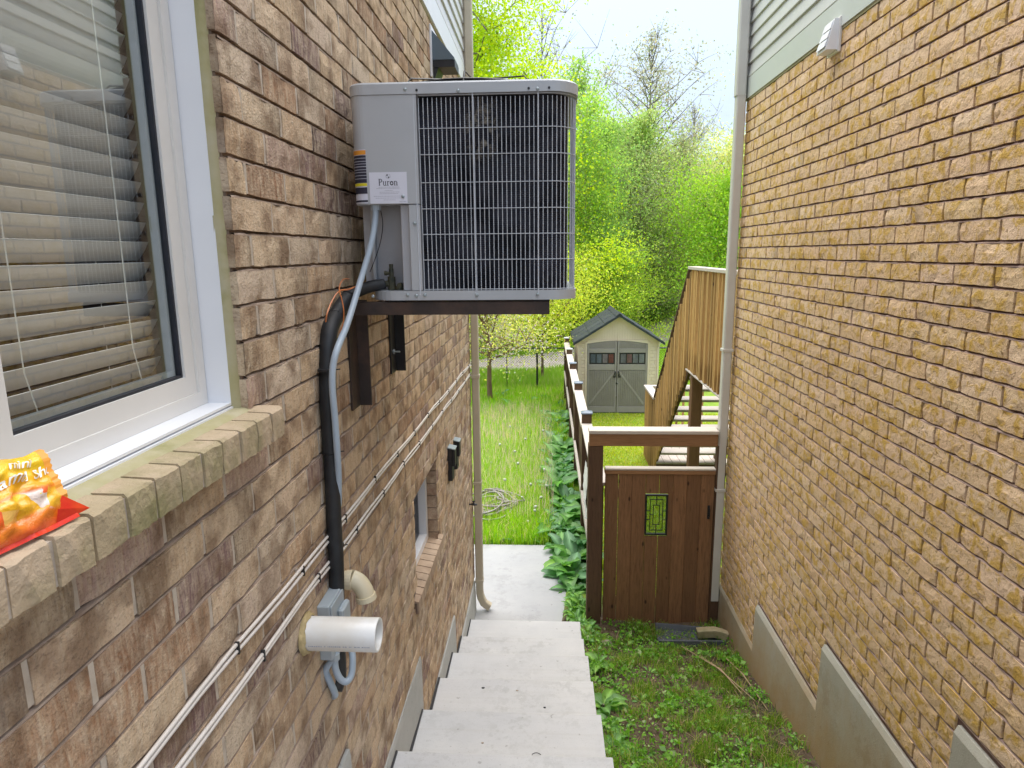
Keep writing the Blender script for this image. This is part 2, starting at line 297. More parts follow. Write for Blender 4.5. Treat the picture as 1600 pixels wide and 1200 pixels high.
# ------------------------------------------------------------------ mesh builder
WL = {}                     # world location of empties
class MB:
    def __init__(s): s.v = []; s.f = []; s.mi = []; s.tn = []; s.cm = 0; s.ct = None
    def add(s, vs, fs, tone=None):
        o = len(s.v); s.v += [tuple(p) for p in vs]
        for f in fs: s.f.append(tuple(i+o for i in f)); s.mi.append(s.cm)
        if tone is not None: s.tn += list(tone) if isinstance(tone, list) else [tone]*len(vs)
        return s
    def box(s, a, b, R=None, c=None):
        x0, y0, z0 = a; x1, y1, z1 = b
        vs = [Vector(p) for p in ((x0, y0, z0), (x1, y0, z0), (x1, y1, z0), (x0, y1, z0), (x0, y0, z1), (x1, y0, z1), (x1, y1, z1), (x0, y1, z1))]
        if R is not None:
            c = Vector(c) if c is not None else (Vector(a)+Vector(b))/2
            vs = [c+R @ (v-c) for v in vs]
        return s.add(vs, [(0, 3, 2, 1), (4, 5, 6, 7), (0, 1, 5, 4), (1, 2, 6, 5), (2, 3, 7, 6), (3, 0, 4, 7)])
    def bbox(s, a, b, e=.003):       # box with small chamfers
        x0, y0, z0 = a; x1, y1, z1 = b
        n = len(s.v); prof = [(x0+e, y0), (x1-e, y0), (x1, y0+e), (x1, y1-e), (x1-e, y1), (x0+e, y1), (x0, y1-e), (x0, y0+e)]
        cx, cy = (x0+x1)/2, (y0+y1)/2
        def ring(z, k): return [((p[0]-cx)*k[0]+cx, (p[1]-cy)*k[1]+cy, z) for p in prof]
        kk = (max(0, 1-2*e/(x1-x0)), max(0, 1-2*e/(y1-y0)))
        vs = ring(z0, kk)+ring(z0+e, (1, 1))+ring(z1-e, (1, 1))+ring(z1, kk); fs = [tuple(range(7, -1, -1)), tuple(range(24, 32))]
        for r in range(3):
            for i in range(8): j = (i+1) % 8; fs.append((r*8+i, r*8+j, r*8+8+j, r*8+8+i))
        return s.add(vs, fs)
    def prism(s, poly, a0, a1, axis='y'):    # poly 2D extruded along axis
        n = len(poly)
        def P(p, t): return {'y': (p[0], t, p[1]), 'x': (t, p[0], p[1]), 'z': (p[0], p[1], t)}[axis]
        vs = [P(p, a0) for p in poly]+[P(p, a1) for p in poly]
        fs = [tuple(range(n-1, -1, -1)), tuple(range(n, 2*n))]+[(i, (i+1) % n, n+(i+1) % n, n+i) for i in range(n)]
        return s.add(vs, fs)
    def tube(s, pts, r, seg=8, cap=True, tone=None):
        pts = [Vector(p) for p in pts]; n = len(pts); rr = r if isinstance(r, (list, tuple)) else [r]*n
        vs = []; fs = []; ref = None
        for i, p in enumerate(pts):
            d = (pts[min(i+1, n-1)]-pts[max(i-1, 0)])
            if d.length < 1e-9: d = Vector((0, 0, 1))
            d.normalize()
            if ref is None: ref = Vector((0, 0, 1)) if abs(d.z) < .9 else Vector((1, 0, 0))
            x = (ref-d*ref.dot(d)); x.normalize(); y = d.cross(x); ref = x
            for k in range(seg):
                a = 2*pi*k/seg; vs.append(p+x*(cos(a)*rr[i])+y*(sin(a)*rr[i]))
        for i in range(n-1):
            for k in range(seg):
                j = (k+1) % seg; fs.append((i*seg+k, i*seg+j, (i+1)*seg+j, (i+1)*seg+k))
        if cap: fs.append(tuple(range(seg-1, -1, -1))); fs.append(tuple((n-1)*seg+k for k in range(seg)))
        return s.add(vs, fs, tone)
    def mesh(s, name, mats, smooth=False, off=None):
        me = bpy.data.meshes.new(name)
        vs = s.v if off is None else [(p[0]-off[0], p[1]-off[1], p[2]-off[2]) for p in s.v]
        me.from_pydata(vs, [], s.f)
        for m in (mats if isinstance(mats, (list, tuple)) else [mats]): me.materials.append(M[m] if isinstance(m, str) else m)
        if len(me.materials) > 1: me.polygons.foreach_set('material_index', s.mi)
        if s.tn:
            a = me.color_attributes.new('tone', 'FLOAT_COLOR', 'POINT')
            a.data.foreach_set('color', np.array([c4(t) for t in s.tn], dtype='f').ravel())
        if smooth: me.polygons.foreach_set('use_smooth', [True]*len(me.polygons))
        me.update(); return me
    def build(s, name, mats, parent=None, smooth=False, kind=None):
        off = WL.get(parent.name) if parent is not None else None
        o = bpy.data.objects.new(name, s.mesh(name, mats, smooth, off)); COL.objects.link(o)
        if parent is not None:
            o.parent = parent; WL[o.name] = off
        else: WL[o.name] = (0, 0, 0)
        if kind: o['kind'] = kind
        return o
def thing(name, label, cat, loc=(0, 0, 0), group=None):
    o = bpy.data.objects.new(name, None); COL.objects.link(o); o.location = loc; WL[o.name] = tuple(loc)
    o.empty_display_size = .1
    return tag(o, label, cat, group)
def tag(o, label, cat, group=None):
    o['label'] = label; o['category'] = cat
    if group: o['group'] = group
    return o
def inst(name, me, parent, loc, rot=None):     # a part sharing mesh data
    o = bpy.data.objects.new(name, me); COL.objects.link(o); o.parent = parent
    w = WL[parent.name]; o.location = (loc[0]-w[0], loc[1]-w[1], loc[2]-w[2])
    if rot is not None: o.rotation_euler = rot
    return o
def copy_tree(o, parent=None):
    c = o.copy(); COL.objects.link(c)
    if parent: c.parent = parent
    for ch in list(o.children): copy_tree(ch, c)
    return c
def npmesh(name, V, Fc, mat, tone=None, nper=3, smooth=False):
    me = bpy.data.meshes.new(name); nv = len(V); nf = len(Fc)
    me.vertices.add(nv); me.vertices.foreach_set('co', np.asarray(V, 'f').ravel())
    me.loops.add(nf*nper); me.loops.foreach_set('vertex_index', np.asarray(Fc, 'i').ravel())
    me.polygons.add(nf); me.polygons.foreach_set('loop_start', np.arange(nf, dtype='i')*nper); me.polygons.foreach_set('loop_total', np.full(nf, nper, 'i'))
    me.materials.append(M[mat] if isinstance(mat, str) else mat)
    if tone is not None:
        a = me.color_attributes.new('tone', 'FLOAT_COLOR', 'POINT')
        T = np.ones((nv, 4), 'f'); T[:, :3] = tone; a.data.foreach_set('color', T.ravel())
    if smooth: me.polygons.foreach_set('use_smooth', np.ones(nf, bool))
    me.update(calc_edges=True); me.validate(); return me

# ------------------------------------------------------------------ ground, trail, landing
def gz(x, y):
    pts = [(-60, -1.62), (-.6, -1.62), (.4, -2.0), (2.0, -2.72), (3.68, -3.15), (4.72, -3.42), (6.1, -3.68), (7.5, -3.79), (12, -3.86), (19, -3.95), (60, -4.0), (900, -4.0)]
    for (a, za), (b, zb) in zip(pts, pts[1:]):
        if y <= b: z = za+(zb-za)*(y-a)/(b-a); break
    else: z = -4
    if y > 27: z += .012*(y-27)*min(1, (y-27)/10) if y < 120 else 1.1
    return z
def gzn(x, y):
    k = .02 if y < 6.4 and x > .3 else .012
    if x < .2 and 5.9 < y < 8.2: return -3.84
    return gz(x, y)+k*noise.noise(Vector((x*2.2, y*2.2, 0)))*2+(.008*noise.noise(Vector((x*9, y*9, 3))) if y < 7 else 0)
xs = [-400, -150, -60, -30, -15, -8, -5]+[-4+.25*i for i in range(48)]+[9, 12, 20, 40, 90, 200, 400]
ys = [-60, -20, -6, -2]+[-1+.14*i for i in range(66)]+[8.4+.4*i for i in range(40)]+[25, 27, 29, 32, 36, 42, 50, 65, 90, 120, 200, 400, 900]
mb = MB(); mb.add([(x, y, gzn(x, y)) for y in ys for x in xs], [(j*len(xs)+i, j*len(xs)+i+1, (j+1)*len(xs)+i+1, (j+1)*len(xs)+i) for j in range(len(ys)-1) for i in range(len(xs)-1)])
mb.build('ground', 'ground', smooth=True, kind='structure')
tp = [(-30, 20.5), (-10, 21.8), (-2.3, 23.0), (.4, 24.6), (2.6, 26.8), (4.9, 30.2), (6.8, 34.6), (9.5, 41), (14, 55)]
mb = MB(); vs = []; fs = []
for i, (x, y) in enumerate(tp):
    a = tp[max(i-1, 0)]; b = tp[min(i+1, len(tp)-1)]; d = Vector((b[0]-a[0], b[1]-a[1])).normalized(); nrm = Vector((-d.y, d.x))
    for k in range(7):
        t = (k-3)/3*1.55; X = x+nrm.x*t; Y = y+nrm.y*t; vs.append((X, Y, gz(X, Y)+.035+.02*(1-abs(t)/1.55)))
for i in range(len(tp)-1):
    for k in range(6): fs.append((i*7+k, i*7+k+1, i*7+8+k, i*7+7+k))
mb.add(vs, fs); mb.build('trail', 'gravel', smooth=True, kind='structure')

LX0, LX1 = -.753, .325
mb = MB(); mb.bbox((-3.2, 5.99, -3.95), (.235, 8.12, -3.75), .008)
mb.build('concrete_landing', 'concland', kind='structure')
mb = MB(); mb.box((-.80, -3.0, -1.9), (1.72, -.86, -1.61)); mb.build('concrete_walk', 'conc', kind='structure')

# ------------------------------------------------------------------ staircase
steps = [(-.25, -1.61), (.36, -1.82), (.97, -2.03), (1.62, -2.24), (2.27, -2.454+.0), (2.896, -2.454), (3.548, -2.715), (4.157, -2.926), (4.768, -3.13), (5.303, -3.319), (5.966, -3.55)]
steps = [(-.25, -1.61), (.38, -1.82), (1.01, -2.03), (1.64, -2.24), (2.27, -2.24), (2.896, -2.454), (3.548, -2.715), (4.157, -2.926), (4.768, -3.13), (5.303, -3.319), (5.966, -3.55)]
st = thing('concrete_staircase', 'long pale concrete staircase running down along the brown brick wall', 'stairs', (-.2, 0, -2))
prev = -.86
for i, (y, z) in enumerate(steps):
    if i and abs(z-steps[i-1][1]) < 1e-6: continue
    if i == 3: y = 2.27
    w = RNG.uniform(-.006, .006)
    m = MB(); yb = prev; R = 6
    # tread with a rounded, slightly chipped nosing
    n = 22; vs = []; fs = []
    prof = [(yb, z-.45), (yb, z), (y-.018, z), (y-.006, z-.004), (y, z-.016), (y-.002, z-.45)]
    for a in range(n+1):
        X = LX0+(LX1+w-LX0)*a/n
        for k, (py, pz) in enumerate(prof):
            j = noise.noise(Vector((X*14, i*3.1, k))) if k in (2, 3, 4) else 0
            vs.append((X, py+.004*j, pz-(.003*abs(j) if k in (3, 4) else 0)))
    for a in range(n):
        for k in range(len(prof)): k2 = (k+1) % len(prof); fs.append((a*6+k, a*6+k2, a*6+6+k2, a*6+6+k))
    fs += [tuple(range(5, -1, -1)), tuple(n*6+k for k in range(6))]
    m.add(vs, fs); m.build('step', 'conc', st)
    prev = y+.001
m = MB()
for (y, z), (y2, z2) in zip(steps[4:], steps[5:]): m.box((LX0-.008, y+.03, z2+.001), (LX0+.006, y2-.02, z2+.012))
m.build('expansion_strip', 'black', st)

# ------------------------------------------------------------------ brick walls
LW, RW = -.765, 1.73
def brick_mesh(m, c, L, H, n, pal, rng, depth=.03, end=None):
    """one brick: c = face centre, n = +1 outward +X, -1 outward -X ; L along Y, H along Z"""
    nu, nv = 6, 3; base = rng.choice(pal); kv = .08 if n > 0 else .05; kq = rng.uniform(1-kv, 1+kv); base = [b*kq*rng.uniform(.985, 1.015) for b in base]
    dk = rng.random() < (.26 if n > 0 else .05); side = rng.choice((-1, 1)); vs = []; tn = []
    for j in range(nv):
        for i in range(nu):
            u = (i/(nu-1)-.5)*L; v = (j/(nv-1)-.5)*H; w = rng.uniform(-.0012, .0012)
            eu = i in (0, nu-1); ev = j in (0, nv-1)
            if ev: v += rng.uniform(-.0013, .0013)*(1 if n > 0 else 1.5); w -= rng.uniform(0, .0018)
            if eu: u -= math.copysign(rng.uniform(0, .0018), u); w -= rng.uniform(0, .002)
            if ev and rng.random() < .13: w -= .004; v -= math.copysign(.0028, v)
            vs.append((c[0]+n*w, c[1]+u, c[2]+v))
            k = 1.0
            if dk: k = 1-(.50 if n > 0 else .3)*max(0, side*u/(L/2)+.25)
            tn.append((base[0]*k, base[1]*k*.98, base[2]*k))
    ring = [(i, 0) for i in range(nu)]+[(nu-1, j) for j in range(1, nv)]+[(i, nv-1) for i in range(nu-2, -1, -1)]+[(0, j) for j in range(nv-2, 0, -1)]
    idx = [j*nu+i for i, j in ring]; fs = []
    for j in range(nv-1):
        for i in range(nu-1):
            q = (j*nu+i, j*nu+i+1, (j+1)*nu+i+1, (j+1)*nu+i); fs.append(q if n > 0 else q[::-1])
    o = len(vs)
    for k in idx: p = vs[k]; vs.append((c[0]-n*depth, p[1], p[2])); tn.append(tuple(x*.8 for x in tn[k]))
    for a in range(len(idx)):
        b = (a+1) % len(idx); q = (idx[b], idx[a], o+a, o+b); fs.append(q if n > 0 else q[::-1])
    m.add(vs, fs, tn)
def brickwork(house, X, n, pal, mat, y0, y1, z0, z1, pitchL, pitchH, jt, holes, zphase, vmat=None, near=300, bmat='mortarLb', bedf=1.0):
    rng = random.Random(3 if n > 0 else 5); L = pitchL-jt; H = pitchH-jt; L0 = L
    cells = []; vj = MB(); bj = MB(); k0 = math.floor((z0-zphase)/pitchH)-1
    while zphase+k0*pitchH < z1:
        zc = zphase+(k0+.5)*pitchH; k0 += 1
        zb, zt = zc-H/2, zc+H/2
        if zt < z0 or zb > z1: continue
        hs_ = [h for h in holes(zb) if h[2] < zb < h[3]]; ys_ = np.arange(y0, y1, .021); rw_ = []
        for yy in ys_:
            if any(h[0]-.004 < yy < h[1]+.004 for h in hs_): rw_.append(None); continue
            ht = jt*(rng.uniform(.42, .62) if rng.random() > .10 else rng.uniform(.15, .35))*bedf
            rw_.append([(X-n*.022, yy, zb-jt-.001), (X-n*.0035, yy, zb-jt-.001), (X-n*(.0030+rng.uniform(0, .001)), yy, zb-jt+ht*.6), (X-n*.010, yy, zb-jt+ht), (X-n*.022, yy, zb-jt+ht)])
        for p_, q_ in zip(rw_, rw_[1:]):
            if p_ and q_: bj.add(p_+q_, [(1, 6, 7, 2), (2, 7, 8, 3), (3, 8, 9, 4)] if n > 0 else [(2, 7, 6, 1), (3, 8, 7, 2), (4, 9, 8, 3)])
        off = (k0 % 2)*pitchL/2+rng.uniform(-.012, .012)
        y = y0-pitchL+off % pitchL
        cuts = []
        while y < y1:
            a, b = max(y, y0), min(y+L, y1); y += pitchL
            if b-a < .02: continue
            segs = [(a, b)]
            for hy0, hy1, hz0, hz1 in holes(zc):
                if hz0 < zc < hz1:
                    ns = []
                    for p, q in segs:
                        if q <= hy0 or p >= hy1: ns.append((p, q)); continue
                        if p < hy0: ns.append((p, hy0))
                        if q > hy1: ns.append((hy1, q))
                    segs = ns
            for p, q in segs:
                if q-p > .02: cells.append(((p+q)/2, zc, q-p, H))
            if vmat and not any(hy0-.01 < b+jt/2 < hy1 and hz0 < zc < hz1 for hy0, hy1, hz0, hz1 in holes(zc)):
                vj.box((X-.02 if n > 0 else X+.02, b-.001, zb+.003), (X-n*.0025, b+jt+.001, zt-.001))
    def area(c):
        q = [proj(Vector((X, c[0]+s*c[2]/2, c[1]+t*c[3]/2))) for s, t in ((-1, -1), (1, -1), (1, 1), (-1, 1))]
        if any(p is None for p in q): return 0
        cx = sum(p[0] for p in q)/4; cy = sum(p[1] for p in q)/4
        if not (-20 < cx < 1620 and -20 < cy < 1220): return 0
        return abs(sum(q[i][0]*q[(i+1) % 4][1]-q[(i+1) % 4][0]*q[i][1] for i in range(4))/2)
    cells.sort(key=area, reverse=True)
    variants = []
    for i in range(72):
        b = MB(); brick_mesh(b, (0, 0, 0), L0, H, n, pal, rng); variants.append(b.mesh('brick', mat))
    far = MB()
    for i, (yc, zc, l, h) in enumerate(cells):
        if i < near:
            if abs(l-L0) < 1e-6: me = rng.choice(variants)
            else: b = MB(); brick_mesh(b, (0, 0, 0), l, h, n, pal, rng); me = b.mesh('brick', mat)
            inst('brick', me, house, (X+n*rng.uniform(-.0015, .002), yc, zc))
        else: brick_mesh(far, (X+n*rng.uniform(-.0015, .002), yc, zc), l, h, n, pal, rng)
    far.build('brick_courses', mat, house, kind='stuff')
    bj.build('bed_joints', bmat, house, kind='stuff')
    if vmat: vj.build('head_joints', vmat, house, kind='stuff')

lh = thing('brown_brick_house', 'brown brick house wall on the left with white framed windows and white siding', 'house', (-1.2, 3, -3.75))
rh = thing('buff_brick_house', 'yellow buff brick house wall on the right with grey siding above', 'house', (2.2, 3, -3.75))
W1 = (-.25, 1.625, -.455, 1.25)        # big window opening (y0,y1,z0,z1)
W2 = (3.585, 4.36, -2.06, -1.385)
LTOP = 1.505; RTOP = 1.275; LEND = 6.49; REND = 6.245
stepsL = [(-3, .85, -1.36), (.85, 2.21, -1.876), (2.21, 3.58, -2.385), (3.58, 5.01, -2.95), (5.01, LEND+.1, -3.41)]
stepsR = [(-3, 2.555, -1.965), (2.555, 3.84, -2.41), (3.84, 5.10, -2.855), (5.10, REND+.1, -3.255)]
def holesL(z): return [W1, (3.585, 4.36, -1.97, -1.385)]+[(a, b, -9, t) for a, b, t in stepsL]+[(3.50, 4.45, -2.06, -1.97)]
def holesR(z): return [(a, b, -9, t) for a, b, t in stepsR]
palL = [(.58, .41, .25)]*4+[(.62, .46, .30)]*4+[(.50, .335, .195)]*3+[(.58, .46, .34)]*2+[(.38, .215, .115), (.31, .165, .09), (.20, .115, .11), (.45, .305, .245)]
palR = [(.78, .565, .35), (.80, .585, .365), (.76, .55, .34), (.78, .565, .34), (.81, .605, .40), (.75, .54, .31)]
brickwork(lh, LW, 1, palL, 'brickL', -1.2, LEND, -3.6, LTOP, .2555, .0902, .0115, holesL, -.0335, 'mortarLv')
brickwork(rh, RW, -1, palR, 'brickR', 1.0, REND, -3.5, RTOP, .262, .0890, .0130, holesR, .0265, bmat='mortarRb', bedf=.9)
# backing walls (mortar), cut round the windows
m = MB(); xa, xb = LW-.30, LW-.0125
def slab(m, x0, x1, ys, zs, holes):
    ys = sorted(ys); zs = sorted(zs)
    for a, b in zip(ys, ys[1:]):
        for c, d in zip(zs, zs[1:]):
            yc, zc = (a+b)/2, (c+d)/2
            if any(h[0] < yc < h[1] and h[2] < zc < h[3] for h in holes): continue
            m.box((x0, a, c), (x1, b, d))
slab(m, xa, xb, [-1.2, W1[0], W1[1], W2[0], W2[1], LEND-.002], [-4.1, W2[2], W2[3], W1[2], W1[3], LTOP], [W1, W2])
m.build('mortar_wall', 'mortarL', lh)
m = MB(); m.box((RW+.0125, 1.0, -4.1), (RW+.30, REND-.002, RTOP)); m.build('mortar_wall', 'mortarR', rh)
# parged foundation, proud of the brick
def found(steps, X, n, zb, mat, house, proud):
    m = MB()
    for a, b, t in steps:
        b2 = min(b, (LEND if n > 0 else REND))
        ny = max(2, int((b2-a)/.09)); vs = []; fs = []
        for i in range(ny+1):
            y = a+(b2-a)*i/ny
            j = .006*noise.noise(Vector((y*4, t, n)))
            for w, z in ((-.03, t-.001), (.002+j*.4, t-.002+j), (proud+j, t-.035+j), (proud+.012+j, zb)):
                vs.append((X+n*w, y, z))
        for i in range(ny):
            for k in range(3):
                q = (i*4+k, i*4+k+1, i*4+5+k, i*4+4+k); fs.append(q)
        fs += [(0, 1, 2, 3), tuple(ny*4+k for k in (3, 2, 1, 0))]
        m.add(vs, fs)
    return m.build('foundation', mat, house)
found(stepsL, LW, 1, -4.1, 'foundL', lh, .005)
found(stepsR, RW, -1, -4.1, 'foundR', rh, .016)
# house bodies behind the skins, unseen tops cut low to let in sky light
m = MB(); m.box((-7.5, -1.2, LTOP+.0), (LW-.02, LEND-.06, 2.6)); m.box((-7.5, LEND-.1, -4.1), (LW-.31, LEND-.002, LTOP-.002)); m.box((-7.5, -1.2, 2.6), (LW+.03, LEND+.3, 2.68)); m.build('upper_wall', 'sidingL', lh)
m = MB(); m.box((RW+.31, REND-.1, -4.1), (8.5, REND-.002, RTOP-.002)); m.box((RW+.02, 1.0, RTOP), (8.5, REND-.06, 2.6)); m.box((RW-.03, 1.0, 2.6), (8.5, REND+.3, 2.68)); m.build('upper_wall', 'sidingR', rh)
# siding boards
def siding(house, X, n, y0, y1, z0, mat, fmat, fh, pitch, cnt):
    m = MB(); m.prism([(X-n*.03, z0), (X+n*.012, z0), (X+n*.012, z0+fh), (X-n*.03, z0+fh)], y0, y1); m.build('frieze_board', fmat, house)
    m = MB(); m.prism([(X-n*.03, z0-.016), (X+n*.004, z0-.016), (X+n*.004, z0-.001), (X-n*.03, z0-.001)], y0, y1); m.build('frieze_lip', 'caulk', house)
    m = MB()
    m.prism([(X-n*.03, 0), (X+n*.010, 0), (X+n*.012, .004), (X-n*.004, pitch), (X-n*.03, pitch)], 0, y1-y0)
    me = m.mesh('siding_board', mat)
    for i in range(cnt): inst('siding_board', me, house, (0, y0, z0+fh+.006+i*pitch))
siding(lh, LW, 1, -1.2, LEND-.03, LTOP+.004, 'sidingL', 'white', .165, .118, 12)
siding(rh, RW, -1, 1.0, REND-.03, RTOP+.012, 'sidingR', 'frieze', .165, .108, 14)
m = MB(); m.bbox((LW-.06, LEND-.03, LTOP+.0), (LW+.022, LEND+.012, 2.6), .003); m.build('corner_trim', 'spoutL', lh)
m = MB(); m.bbox((RW-.022, REND-.03, RTOP), (RW+.06, REND+.012, 2.6), .003); m.build('corner_trim', 'spoutR', rh)

# ------------------------------------------------------------------ big window
def frame_rect(m, x0, x1, ya, yb, za, zb, w):          # rectangular ring in the YZ plane
    m.box((x0, ya, za), (x1, ya+w, zb)); m.box((x0, yb-w, za), (x1, yb, zb))
    m.box((x0, ya+w, za), (x1, yb-w, za+w)); m.box((x0, ya+w, zb-w), (x1, yb-w, zb))
m = MB(); frame_rect(m, -.905, -.802, W1[0]+.01, 1.612, -.372, 1.24, .006)
win = m.build('window', 'white', lh)
m = MB(); frame_rect(m, -.895, -.861, W1[0]+.016, 1.604, -.3655, 1.234, .034); m.build('window_frame', 'whitebeige', win)
def sash(ya, yb):
    m = MB(); frame_rect(m, -.888, -.868, ya, yb, -.331, 1.2, .045); m.build('sash', 'whitebeige', win)
    m = MB(); frame_rect(m, -.893, -.8745, ya+.045, yb-.045, -.286, 1.155, .006); m.build('gasket', 'gasket', win)
    m = MB(); frame_rect(m, -.905, -.888, ya+.051, yb-.051, -.280, 1.149, .012); m.build('glazing_spacer', 'spacer', win)
    m = MB(); m.add([(-.882, ya+.05, -.281), (-.882, yb-.05, -.281), (-.882, yb-.05, 1.15), (-.882, ya+.05, 1.15)], [(0, 1, 2, 3)]); m.build('pane', 'glass', win)
sash(.955, 1.570); sash(W1[0]+.05, .90)
m = MB(); m.bbox((-.905, .90, -.331), (-.862, .955, 1.2), .003); m.build('mullion', 'white', win)
m = MB(); m.prism([(-.90, -.372), (-.798, -.376), (-.798, -.384), (-.90, -.384)], W1[0], 1.612); m.build('window_sill', 'white', win)
# caulk bead round the opening
m = MB(); m.prism([(-.83, 1.613), (-.795, 1.613), (-.787, 1.622), (-.79, 1.634), (-.83, 1.634)], -.385, 1.25, 'z')
rb = random.Random(9); vs = []
n = 40
for i in range(n+1):
    z = -.40+1.65*i/n; j = .003*noise.noise(Vector((0, 5, z*16)))
    vs += [(-.805, 1.606, z), (-.795+j, 1.608+j, z), (-.786+j, 1.616+j, z), (-.782, 1.628+j, z)]
m.add(vs, [(i*4+k, i*4+k+1, i*4+5+k, i*4+4+k) for i in range(n) for k in range(3)])
vs = []
for i in range(n+1):
    y = W1[0]+(1.63-W1[0])*i/n; j = .003*noise.noise(Vector((2, 5, y*16)))
    vs += [(-.805, y, -.380), (-.79+j, y, -.3815+j*.3), (-.772+j*2, y, -.3835), (-.762+j*2, y, -.392)]
m.add(vs, [(i*4+k, i*4+k+1, i*4+5+k, i*4+4+k) for i in range(n) for k in range(3)])
m.build('caulk_bead', 'caulk', lh, smooth=True)
# brick return of the opening
for k in range(20):
    zc = -.0335+(k-3.5)*.0902
    if zc > 1.25 or zc < -.36: continue
    m = MB(); rr = random.Random(k)
    c = rr.choice([(.47, .35, .25), (.50, .37, .24), (.42, .33, .25), (.52, .40, .28)])
    vs = []; tn = []
    for i in range(4):
        for j in range(3):
            vs.append((-.90+(.134)*i/3, 1.6215+rr.uniform(-.001, .001), zc+(j-1)*.0396+rr.uniform(-.001, .001))); tn.append(c)
    m.add(vs, [(i*3+j, i*3+j+1, i*3+4+j, i*3+3+j) for i in range(3) for j in range(2)], tn); m.build('return_brick', 'brickL', lh)
# room behind the glass
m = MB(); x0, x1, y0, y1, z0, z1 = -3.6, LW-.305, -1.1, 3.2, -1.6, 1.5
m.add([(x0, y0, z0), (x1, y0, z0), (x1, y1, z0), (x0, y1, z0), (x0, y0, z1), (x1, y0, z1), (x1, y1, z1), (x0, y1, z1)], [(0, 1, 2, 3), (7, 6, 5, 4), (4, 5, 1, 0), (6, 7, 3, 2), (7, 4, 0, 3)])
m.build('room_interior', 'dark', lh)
# blind
bl = thing('window_blind', 'cream slatted blind lowered behind the big window pane', 'blind', (-.96, .8, -.3))
m = MB(); prof = []
for k in range(7): t = k/6-.5; prof.append((t*.012+.0022*cos(t*pi), t*.050))
prof = prof+[(p[0]-.0022, p[1]) for p in prof[::-1]]
m.prism(prof, -.70, .755, 'y'); me = m.mesh('slat', 'blind')
for k in range(31):
    jz = RNG.uniform(-.001, .001)
    inst('slat', me, bl, (-.955, .80, .9-.03+k*.0 - (k*.0452)+jz), (0, radians(22 if k > 3 else 24)+RNG.uniform(-.02, .02), RNG.uniform(-.002, .002)))
m = MB()
for y in (1.11, 1.425, .55, .15):
    m.tube([(-.925, y, 1.2), (-.925, y+.002, .4), (-.925, y, -.2), (-.922, y+.02, -.30)], .0016, 4)
    m.tube([(-.985, y, 1.2), (-.985, y, -.52)], .0009, 3)
m.build('ladder_cord', 'cord', bl)
m = MB(); m.bbox((-.985, .1, -.52), (-.93, 1.555, -.50), .003); m.build('bottom_rail', 'blind', bl)

# sill bricks (rowlock course)
rs = random.Random(21)
edges = [1.683, 1.604, 1.518, 1.432, 1.343, 1.261, 1.179, 1.096, 1.012, .925, .845, .76, .675, .59, .505, .42, .335, .25, .165]
for a, b in zip(edges[1:], edges):
    m = MB(); ya, yb = a+.0045, b-.0045; zt = -.389+rs.uniform(-.002, .002); xf = -.700+rs.uniform(-.002, .002)
    prof = [(-.80, zt-.075), (-.80, zt-.001), (-.76, zt+.001), (xf-.006, zt-.001), (xf, zt-.006), (xf+.001, zt-.04), (xf-.001, zt-.078), (-.74, zt-.080)]
    ns = 5; vs = []
    for i in range(ns+1):
        y = ya+(yb-ya)*i/ns
        for k, (x, z) in enumerate(prof):
            e = .0022 if k in (3, 4, 5, 6) else .0006
            vs.append((x+rs.uniform(-e, e), y+(rs.uniform(-.001, .001)), z+rs.uniform(-e, e)*.6))
    fs = [(i*8+k, i*8+(k+1) % 8, i*8+8+(k+1) % 8, i*8+8+k) for i in range(ns) for k in range(8)]+[tuple(range(7, -1, -1)), tuple(ns*8+k for k in range(8))]
    m.add(vs, fs); m.build('sill_brick', 'sillbrick', lh)
m = MB(); m.box((-.79, .16, -.466), (-.705, 1.68, -.396)); m.build('sill_mortar', 'mortarLv', lh)

# ------------------------------------------------------------------ basement window
ya, yb, za, zb = 3.585, 4.36, -2.0, -1.385
m = MB(); m.box((LW-.155, yb+.004, za-.02), (LW-.0126, yb+.05, zb)); m.build('return_mortar', 'mortarLv', lh)
for k in range(8):
    zc = zb-.045-k*.0902
    if zc < za: break
    m = MB(); rr = random.Random(k+40); c = rr.choice([(.36, .24, .17), (.40, .27, .19), (.33, .21, .145)]); q = []
    for i in range(3):
        for j in range(3): q.append((LW-.155+.150*i/2, yb-.001+rr.uniform(-.001, .001), zc+(j-1)*.0415))
    m.add(q, [(i*3+j, i*3+j+1, i*3+4+j, i*3+3+j) for i in range(2) for j in range(2)], [c]*9); m.build('return_brick', 'brickL', lh)
m = MB(); frame_rect(m, LW-.155, LW-.072, ya+.0, yb-.006, za+.03, zb-.0, .05); w2 = m.build('window', 'white', lh)
m = MB(); m.box((LW-.13, ya+.045, za+.075), (LW-.125, yb-.05, zb-.045)); m.build('pane', 'glassdark', w2)
m = MB(); m.box((LW-.29, ya, za), (LW-.16, yb, zb)); m.build('window_back', 'black', w2)
rs = random.Random(4)
for k in range(11):
    y0_ = 3.50+k*.0865
    m = MB(); zt = -1.985
    m.prism([(LW-.09, zt+.022), (LW-.004, zt+.006), (LW+.022, zt+rs.uniform(-.002, .002)), (LW+.022, zt-.075), (LW-.09, zt-.075)], y0_+.004, y0_+.0825)
    o = m.build('sill_brick', 'sillbrown', lh)
m = MB(); m.box((LW-.09, 3.50, -2.058), (LW+.012, 4.45, -1.995)); m.build('sill_mortar', 'mortarL', lh)

